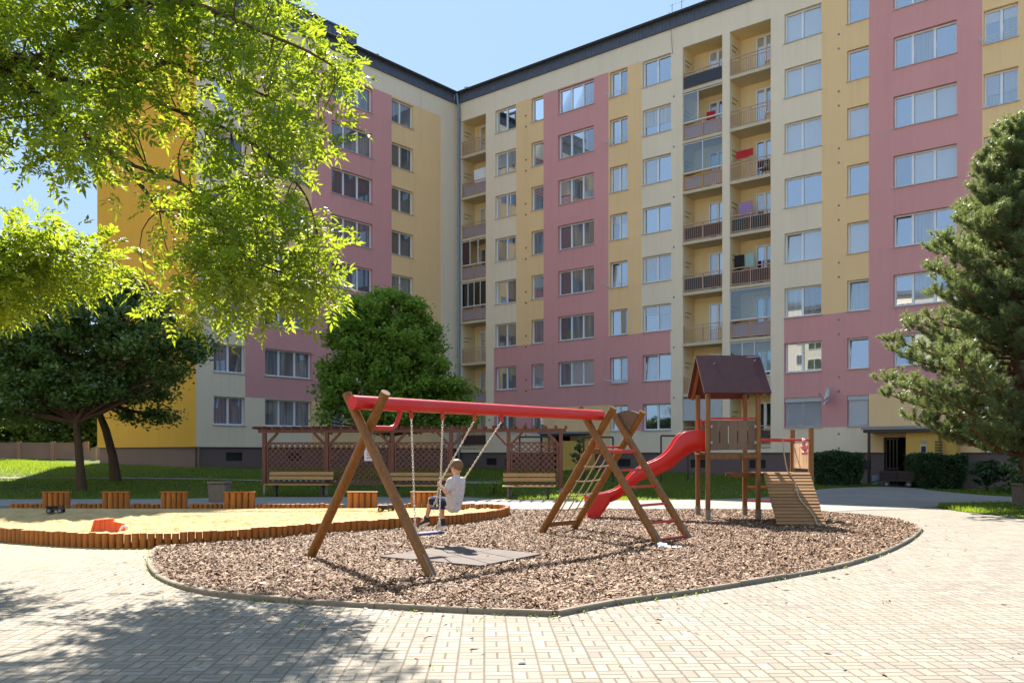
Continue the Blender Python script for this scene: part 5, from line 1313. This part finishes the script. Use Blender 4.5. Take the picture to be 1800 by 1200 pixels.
# bushy tree behind the pergola
b0 = Vector((-5.35, 38.2, float(terr(-5.35, 38.2))))
FL = [1.0]
def lob(px, y, Y, rx, rz, ry=None): rz = rz * FL[0]; return (W(px, y, Y), (rx, ry or rx, rz))
broadleaf('leafy_tree', b0, [b0, b0 + Vector((-.05, 0, 1.1)), b0 + Vector((.1, 0, 2.0))],
          [lob(672, 590, 38, 2.2, 1.7), lob(640, 560, 38.3, 1.4, 1.1), lob(612, 585, 37.8, 1.15, .7), lob(700, 555, 38.3, 1.5, 1.1), lob(650, 655, 37.6, 1.9, 1.6), lob(715, 650, 37.4, 1.9, 1.8), lob(752, 610, 38, 1.0, 1.2), lob(600, 700, 37.4, 1.0, .8), lob(600, 655, 37.6, .8, .8), lob(770, 690, 37.4, 1.35, .9), lob(800, 722, 37.2, .9, .75), lob(690, 720, 37, 2.0, 1.0), lob(575, 742, 37.3, .5, .35), lob(756, 740, 37.2, 1.3, .6), lob(668, 527, 38, .9, .45), lob(730, 545, 38, .5, .4), lob(625, 535, 38, .45, .35), lob(575, 600, 37.8, .4, .35), lob(775, 640, 37.4, .5, .4), lob(815, 740, 37, .5, .35), lob(580, 680, 37.4, .35, .4), lob(700, 520, 38, .4, .3)],
          M['leaf_bush'], 'round bushy green tree behind the middle of the pergola', 560, 105, .16, 21, .44, .15, surf=.5)
# the two dark trees on the left lawn
b1 = G(143, 862); b1z = b1.z
t1 = [b1 + UP * -.1, b1 + Vector((-.02, 0, .6)), b1 + Vector((-.1, 0, 1.6)), W(133, 735, b1.y), W(131, 700, b1.y)]
Y1 = b1.y; FL[0] = .72
broadleaf('dark_tree', b1, [Vector(p) for p in t1],
          [lob(131, 600, Y1, 2.3, 1.3), lob(60, 590, Y1 + .5, 2.2, 1.1), lob(10, 640, Y1, 2.0, 1.0), lob(200, 560, Y1, 2.2, 1.2), lob(255, 600, Y1 - .5, 1.9, .9), lob(315, 615, Y1 - .6, 1.2, .7), lob(340, 640, Y1 - .7, .6, .45), lob(150, 520, Y1 + .5, 2.0, .8), lob(80, 530, Y1 + 1, 2.0, .8), lob(-40, 590, Y1 + .5, 2.0, 1.3), lob(240, 530, Y1 + .3, 1.3, .8), lob(100, 660, Y1 - .4, 1.9, .6), lob(200, 655, Y1 - .2, 1.5, .6), lob(40, 690, Y1 - .5, 1.4, .5), lob(-60, 680, Y1, 1.6, .7), lob(85, 698, Y1 - .8, 1.5, .55), lob(190, 688, Y1 - .8, 1.2, .5), lob(20, 722, Y1 - .6, 1.0, .5), lob(300, 655, Y1 - .5, .8, .5), lob(345, 600, Y1 - .3, .5, .5), lob(220, 500, Y1 + .3, .8, .6)],
          M['leaf_dark'], 'dark glossy leaved tree with upright trunk on the left lawn', 560, 100, .165, 31, .5, .18, fork=W(133, 742, Y1), up=.7)
b2 = G(204, 845); Y2 = b2.y
broadleaf('dark_tree', b2, [b2 - UP * .1, Vector(W(198, 800, Y2)), Vector(W(186, 755, Y2)), Vector(W(174, 725, Y2)), Vector(W(166, 690, Y2))],
          [lob(180, 650, Y2, 2.0, 1.0), lob(245, 690, Y2 - .4, 1.3, .55), lob(262, 730, Y2 - .5, .75, .32), lob(293, 734, Y2 - .5, .35, .22), lob(215, 728, Y2 - .3, .7, .3), lob(110, 700, Y2 + .6, 2.0, .7), lob(40, 700, Y2 + 1, 2.4, .9), lob(-30, 720, Y2 + 1, 2.0, .9), lob(225, 640, Y2, 1.6, .9), lob(290, 655, Y2 - .3, 1.0, .5), lob(70, 735, Y2 + 1, 1.3, .4)],
          M['leaf_dark'], 'dark leaning tree in front of the orange end wall', 340, 100, .165, 37, .5, .20, fork=W(168, 705, Y2), up=.7)
# trees beyond the fence
far = [(-46, 72, 12.5, 5.0, 'far light green tree beyond the fence at the left edge'), (-38.5, 70, 15.0, 4.6, 'tall dark crowned tree beyond the fence, highest against the sky'), (-33.5, 67, 7.5, 3.2, 'low bright green tree beyond the fence beside the orange wall'), (-52, 66, 8, 4.0, 'spreading tree beyond the fence, partly outside the left edge'), (-41.5, 63.5, 6.5, 3.0, 'low bushy tree just behind the fence'), (-36.0, 63.0, 6.0, 2.6, 'rounded bushy tree behind the fence near the upright dark trunk'), (-31.2, 64.5, 6.5, 2.2, 'narrow bushy tree behind the fence between the two dark trunks'), (-47.5, 64, 6.5, 3.2, 'wide bushy tree behind the fence, cut by the left edge')]
for i, (x, y, h, rad, lab) in enumerate(far):
    z = float(terr(x, y)); b = Vector((x, y, z)); g = random.Random(i + 50)
    lbs = [((x + g.uniform(-.6, .6) * rad, y + g.uniform(-.5, .5) * rad, z + h * g.uniform(.38, .86)), (rad * g.uniform(.4, .62), rad * g.uniform(.4, .6), h * g.uniform(.12, .2))) for _ in range(9)] + [((x, y, z + h * .62), (rad * .7, rad * .7, h * .3)), ((x, y, z + h * .3), (rad * .8, rad * .7, h * .16)), ((x - rad * .3, y - rad * .2, z + h * .17), (rad * .7, rad * .6, h * .13)), ((x + rad * .4, y - rad * .2, z + h * .2), (rad * .6, rad * .6, h * .14))]
    broadleaf('far_tree', b, [b, b + UP * h * .25, b + UP * h * .5], lbs, M['leaf_far'], lab, 300, 50, .30, 60 + i, .75, .22, group='trees beyond the fence')
# clipped hedges
def hedge(px0, px1, ytop, ybot, label, seed, depth=1.3):
    a, b = G(px0, ybot), G(px1, ybot); g = np.random.default_rng(seed); Yd = a.y; zt = EYE + (HZ - ytop) / F * Yd; r = empty('clipped_hedge', (a + b) / 2, label, 'hedge', 'clipped hedges by the entrance')
    x0, x1, z0 = a.x + .22, b.x - .28, min(a.z, b.z); W_, H_ = x1 - x0, zt - z0; n = 15000
    u = g.random((n, 3)); f = g.integers(0, 5, n); P = u.copy()
    P[f == 0, 1] = 0; P[f == 1, 2] = 1; P[f == 2, 0] = 0; P[f == 3, 0] = 1; P[f == 4, 1] = g.random((f == 4).sum()) ** 2 * .5
    lump = .10 * np.sin(P[:, 0] * 9 + seed) * np.sin(P[:, 2] * 6 + 1)
    bot = (1 - .22 * (1 - P[:, 2]) ** 2 * 1.0)
    C = np.stack([x0 + W_ * (.5 + (P[:, 0] - .5) * bot), Yd + .0 + P[:, 1] * depth - lump, z0 + .04 + P[:, 2] * H_ * (1 - .04 * np.sin(P[:, 0] * 7 + seed))], -1) + g.normal(0, .045, (n, 3))
    quads_obj('foliage', leaf_quads(C, .085, g, .4, .1), M['leaf_hedge'], r)
    m = MB(); q = lambda x, y, z: (x0 + W_ * x, Yd + depth * y, z0 + H_ * z)
    rr = random.Random(seed)
    for i in range(16):
        x, y = rr.uniform(.12, .88), rr.uniform(.15, .85); limb(m, q(x, y, -.05), q(.5 + (x - .5) * 1.1, y, .9), .025, .008, rr, .08)
    m.hexa([q(.18, .15, .08), q(.82, .15, .08), q(.82, .85, .08), q(.18, .85, .08)], [q(.06, .1, .93), q(.94, .1, .93), q(.94, .9, .93), q(.06, .9, .93)]); m.build('stems_dark_core', M['trunk'], r)  # besides the stems, an added dark block stands for the shaded inside
hedge(1438, 1511, 799, 853, 'clipped green hedge block left of the open entrance', 71)
hedge(1606, 1692, 803, 858, 'clipped green hedge block right of the open entrance', 72)
def shrub(px, y, h, rad, label, seed, mat='leaf_hedge', n=34, nl=60, ls=.10, cone=False, name='shrub'):
    b = G(px, y); g = random.Random(seed)
    if cone: lbs = [((b.x, b.y, b.z + h * (i + .5) / 6), (rad * (1 - .8 * i / 6), rad * (1 - .8 * i / 6), h * .12)) for i in range(6)]
    else: lbs = [((b.x + g.uniform(-.5, .5) * rad, b.y + g.uniform(-.4, .4) * rad, b.z + h * g.uniform(.35, .75)), (rad * .55, rad * .5, h * .28)) for _ in range(6)]
    return broadleaf(name, b, [b - UP * .05, b + UP * h * .3, b + UP * h * .6], lbs, M[mat], label, n, nl, ls, seed, .22 * max(rad, .6), .04, cat='shrub', surf=.4)
shrub(1735, 866, 1.5, .8, 'dark loose shrub behind the right hedge', 81, n=60)
shrub(1792, 868, 2.3, .8, 'dark conical evergreen shrub at the right edge under the pine', 82, 'needle', 70, 70, .12, True)
shrub(1018, 843, 1.9, .45, 'slim young conifer beside the left entrance', 83, 'needle', 40, 50, .09, True)
shrub(868, 868, .6, .9, 'low weedy clump at the edge of the path beside the boy', 84, 'leaf_bush', 30, 30, .07)
shrub(1505, 846, .55, .5, 'small green shrub at the foot of the left hedge', 85, 'leaf_bush', 18, 30, .07)

# pine on the right
def pine():
    Yp = 24.0; xb = (1793 - CX) / F * Yp; b = Vector((xb, Yp, 0)); r = empty('pine_tree', b, 'big dark pine with upward brushes at the right edge', 'tree'); g = np.random.default_rng(91); rng = random.Random(91)
    mb = MB(); tr = [b + Vector((.45, 0, -.1)), b + Vector((.22, 0, 2)), b + Vector((-.08, .05, 4.5)), b + Vector((.05, 0, 7)), b + Vector((0, 0, 10.6))]; mb.tube(tr, [.25, .2, .16, .11, .03], 12)
    # half width of the crown towards the left of the picture, by height
    hz = [1.7, 2.3, 3.2, 4.2, 5.0, 5.8, 6.6, 7.4, 8.2, 9.0, 9.8, 10.6]; hw = [1.6, 3.0, 3.7, 3.95, 3.4, 2.5, 2.75, 2.5, 2.15, 1.45, .95, .35]
    tips = []
    for wz in np.arange(2.1, 10.5, .26):
        k = 6 if wz < 9 else 4; a0 = rng.uniform(0, 6.28)
        for j in range(k):
            a = a0 + 2 * math.pi * j / k + rng.uniform(-.35, .35); Lb = np.interp(wz, hz, hw) * rng.uniform(.62, 1.0); z0 = max(.9, wz - .35 - .1 * Lb)
            s_ = Vector((xb, Yp, z0)); e = Vector((xb + Lb * math.cos(a), Yp + Lb * math.sin(a), wz + rng.uniform(-.15, .3)))
            pts = limb(mb, s_, e, .06 * (1 - wz / 13) + .012, .012, rng, .07, 7, -.07)
            for q in range(2, 8):
                for _ in range(8 if q > 3 else 5):
                    sp = pts[q] + Vector((rng.uniform(-1, 1), rng.uniform(-1, 1), rng.uniform(-.1, .65))) * (.42 * (1.15 - q / 12)) * (1.0 if q > 2 else .7)
                    if rng.random() < .45: mb.tube([pts[q], pts[q].lerp(sp, .5) - UP * .03, sp], [.014, .01, .007], 5, caps=False)
                    tips.append((sp, (sp - pts[q]).normalized() * .6 + UP * .8 + (e - s_).normalized() * .35))
    for _ in range(14): tips.append((b + Vector((rng.uniform(-.4, .4), rng.uniform(-.4, .4), rng.uniform(9.9, 10.9))), UP))
    mb.build('trunk', M['pinebark'], r)
    C = np.array([t[0] for t in tips]); D = np.array([t[1] for t in tips]); D /= np.linalg.norm(D, axis=1, keepdims=True); nn = 105
    I = np.repeat(np.arange(len(C)), nn); u = g.random(len(I)); base = C[I] + D[I] * ((u - .55) * .26)[:, None]
    v = g.normal(0, 1, (len(I), 3)); v -= D[I] * (v * D[I]).sum(1, keepdims=True); v /= np.linalg.norm(v, axis=1, keepdims=True)
    nd = v * .85 + D[I] * g.uniform(.25, .9, len(I))[:, None]; nd /= np.linalg.norm(nd, axis=1, keepdims=True); L = g.uniform(.09, .16, len(I))[:, None]
    s_ = np.cross(nd, g.normal(0, 1, (len(I), 3))); s_ /= np.linalg.norm(s_, axis=1, keepdims=True); w = .0062
    V = np.stack([base - s_ * w, base + s_ * w, base + nd * L], 1).reshape(-1, 3)
    np_mesh('crown', V, np.arange(len(V)).reshape(-1, 3), M['needle'], r)
    return len(V) // 3
print('pine needles', pine())

# ash tree hanging in from the left
def ash():
    rng = random.Random(101); g = np.random.default_rng(101)
    b = Vector((-9.6, 12.6, 0)); r = empty('ash_tree', b, 'big ash tree reaching in from the left, sunlit feathery leaves', 'tree')
    mb = MB(); mb.tube([b - UP * .1, b + Vector((0, 0, 1.5)), b + Vector((.1, 0, 3.2)), b + Vector((.2, 0, 5.2)), b + Vector((.1, .1, 9.5))], [.36, .28, .25, .22, .1], 14)
    nodes = []
    def big(pts, r0, r1):
        P = [Vector(p) for p in catmull(pts, 6)]; n = len(P); mb.tube(P, [r0 + (r1 - r0) * i / (n - 1) for i in range(n)], 9, caps=False); nodes.extend((p, r0 + (r1 - r0) * i / (n - 1)) for i, p in enumerate(P))
    big([b + Vector((.15, 0, 4.6)), W(-120, 160, 12.4), W(0, 106, 12.2), W(60, 112, 12), W(140, 60, 11.8), W(230, 5, 11.8), W(330, -40, 12), W(420, -60, 12)], .13, .035)
    big([b + Vector((.15, 0, 4.2)), W(-110, 110, 12.6), W(0, 122, 12.4), W(30, 140, 12.3), W(75, 178, 12.2), W(125, 215, 12.1), W(170, 250, 12.1), W(215, 285, 12.2), W(255, 335, 12.2), W(280, 370, 12.3)], .11, .02)
    big([W(60, 112, 12), W(110, 140, 12.2), W(220, 150, 12.6), W(290, 110, 12.8), W(345, 130, 13), W(420, 150, 13), W(480, 175, 13), W(540, 205, 13)], .05, .014)
    big([W(230, 5, 11.8), W(330, 5, 11.5), W(400, 30, 11.4), W(470, 60, 11.4), W(540, 90, 11.5), W(590, 120, 11.6)], .04, .012)
    big([W(220, 150, 12.6), W(300, 190, 12.5), W(370, 215, 12.3), W(440, 250, 12.2), W(500, 300, 12.2), W(540, 350, 12.2), W(560, 420, 12.2)], .035, .01)
    big([W(215, 285, 12.2), W(260, 300, 12.1), W(330, 330, 12), W(390, 400, 12), W(430, 450, 12), W(500, 480, 12), W(570, 490, 12)], .03, .01)
    big([b + Vector((.1, 0, 3.0)), W(-200, 470, 13), W(-80, 440, 13.3), W(20, 430, 13.6), W(100, 440, 13.8), W(180, 470, 14)], .08, .014)
    big([b + Vector((.1, 0, 6.2)), W(-150, -80, 13), W(0, -120, 13.5), W(150, -160, 13.5), W(300, -190, 13.5)], .1, .02)
    p1 = [(-160, -60), (520, -60), (545, 40), (575, 75), (625, 120), (632, 160), (618, 210), (592, 255), (560, 300), (535, 345), (548, 400), (580, 465), (640, 485), (610, 515), (560, 530), (500, 552), (440, 560), (380, 578), (340, 560), (285, 548), (260, 505), (305, 470), (322, 430), (280, 395), (240, 372), (190, 410), (172, 372), (158, 330), (90, 322), (40, 318), (0, 300), (-160, 320)]
    p2 = [(-160, 400), (0, 395), (50, 372), (130, 430), (195, 440), (222, 480), (180, 495), (100, 485), (60, 515), (25, 545), (-160, 590)]
    cl = []
    while len(cl) < 375:
        q = (rng.uniform(-160, 645), rng.uniform(-60, 590)); x, y = q
        if not (inpoly([q], p1)[0] and inpoly([(x + (34 if y < 380 else 16), y + (26 if y < 380 else 14))], p1)[0]): continue
        dens = .95
        if 205 < x < 335 and 235 < y < 420: dens = .22
        if 110 < x < 260 and 300 < y < 390: dens = .25
        if 300 < x < 440 and 130 < y < 250: dens = .4
        if x < 110 and 190 < y < 300: dens = .4
        if rng.random() < dens: cl.append((x, y, rng.uniform(10.8, 13.8)))
    n1 = len(cl)
    while len(cl) < n1 + 150:
        q = (rng.uniform(-160, 225), rng.uniform(370, 590))
        if inpoly([q], p2)[0]: cl.append((*q, rng.uniform(12.8, 14.6)))
    for _ in range(170): cl.append((rng.uniform(-420, 470), rng.uniform(-330, -60), rng.uniform(11, 15)))
    NP = np.array([n_[0] for n_ in nodes]); leaves = []
    for (x, y, Yd) in cl:
        c = Vector(W(x, y, Yd)); d2 = ((NP - np.array(c)) ** 2).sum(1); d2 = d2 + (NP[:, 2] < c.z - .9) * 2; i = int(d2.argmin()); a, ra = nodes[i]
        if (a - c).length > .1:
            pts = limb(mb, a, c, min(ra * .5, .012), .0035, rng, .14, 5, .05)
        for _ in range(rng.randint(10, 15)):
            o = Vector((rng.gauss(0, .17), rng.gauss(0, .20), rng.gauss(0, .13))); p = c + o
            leaves.append((p, (o.normalized() * .7 + Vector((rng.gauss(0, .5), rng.gauss(0, .5), -.15 + rng.gauss(0, .45))) + Vector((.3, 0, 0))).normalized()))
    mb.build('trunk', M['trunk'], r)
    Q = np.array([l[0] for l in leaves]); D = np.array([l[1] for l in leaves]); n = len(Q); Lr = g.uniform(.19, .31, n)
    S_ = np.cross(D, np.array([0, 0, 1.0]) + g.normal(0, .35, (n, 3))); S_ /= np.linalg.norm(S_, axis=1, keepdims=True); Nn = np.cross(S_, D)
    out = []
    def leaflet(base, d, nrm, L, w):
        s_ = np.cross(nrm, d); s_ /= np.linalg.norm(s_, axis=1, keepdims=True) + 1e-9
        out.append(np.stack([base, base + d * L * .45 + s_ * L * w, base + d * L - nrm * L * .12, base + d * L * .45 - s_ * L * w], 1).reshape(-1, 3))
    for k in range(4):
        t = .28 + .21 * k; bp = Q + D * (Lr * t)[:, None] - np.array([0, 0, 1]) * (Lr * t * t * .25)[:, None]
        for sg in (-1, 1):
            d = S_ * sg * .85 + D * .5 + Nn * g.normal(0, .2, (n, 1)); d /= np.linalg.norm(d, axis=1, keepdims=True)
            leaflet(bp, d, Nn + g.normal(0, .25, (n, 3)), (Lr * g.uniform(.38, .50, n))[:, None], .20)
    leaflet(Q + D * (Lr * .95)[:, None] - np.array([0, 0, 1]) * (Lr * .25)[:, None], D - np.array([0, 0, .3]), Nn, (Lr * .48)[:, None], .20)
    V = np.concatenate(out); quads_obj('crown', V, M['leaf_ash'], r); return len(V) // 4
print('ash leaflets', ash())
# one pale pebble on the paving
c_ = G(917, 1166); m = MB(); m.ball(c_ + UP * .012, .03, .022, .012, 10); tag(m.build('pale_stone', M['paper'], loc=c_), 'small pale stone lying alone on the front paving', 'stone')

# ------------------------------------------------------------------ light, sky, camera
w = bpy.data.worlds.new('World'); SC.world = w; w.use_nodes = True; nt = w.node_tree
sky = nt.nodes.new('ShaderNodeTexSky'); sky.sky_type = 'NISHITA'; sky.sun_disc = False
EL, AZ = 44.3, -12.7
sky.sun_elevation = math.radians(EL); sky.sun_rotation = math.radians(AZ); sky.altitude = 200; sky.air_density = 1.0; sky.dust_density = .35; sky.ozone_density = 2.2
bg_ = nt.nodes['Background']; bg_.inputs['Strength'].default_value = SKY_S
gm = nt.nodes.new('ShaderNodeGamma'); gm.inputs[1].default_value = .12; nt.links.new(sky.outputs[0], gm.inputs[0])      # an even, slightly hazy summer sky
tn = nt.nodes.new('ShaderNodeMix'); tn.data_type = 'RGBA'; tn.blend_type = 'MULTIPLY'; tn.inputs[0].default_value = 1; tn.inputs[7].default_value = (.66, .94, 1.32, 1)
nt.links.new(gm.outputs[0], tn.inputs[6]); nt.links.new(tn.outputs[2], bg_.inputs['Color'])
sd = bpy.data.lights.new('sun', 'SUN'); sd.energy = SUN_S; sd.angle = math.radians(.5); sd.color = (1.0, .93, .83)
so = bpy.data.objects.new('sun', sd); COL.objects.link(so)
dv = Vector((-math.sin(math.radians(-AZ)) * math.cos(math.radians(EL)), math.cos(math.radians(AZ)) * math.cos(math.radians(EL)), math.sin(math.radians(EL))))
so.rotation_euler = dv.to_track_quat('Z', 'Y').to_euler(); so.location = (0, 0, 40)
cd = bpy.data.cameras.new('camera'); co = bpy.data.objects.new('camera', cd); COL.objects.link(co); co.location = (0, 0, EYE); co.rotation_euler = (math.radians(90), 0, 0)
cd.sensor_width = 36; cd.sensor_fit = 'HORIZONTAL'; cd.lens = 36 * F / 1800; cd.shift_y = (HZ - 600) / 1800; cd.clip_end = 2000; cd.clip_start = .05
SC.camera = co
vs_ = SC.view_settings; vs_.view_transform = 'Standard'; vs_.look = 'None'; vs_.exposure = EXPO; vs_.gamma = 1
SC.cycles.max_bounces = 8; SC.cycles.diffuse_bounces = 4; SC.cycles.transparent_max_bounces = 12; SC.cycles.caustics_reflective = False; SC.cycles.caustics_refractive = False
SC.cycles.use_denoising = True
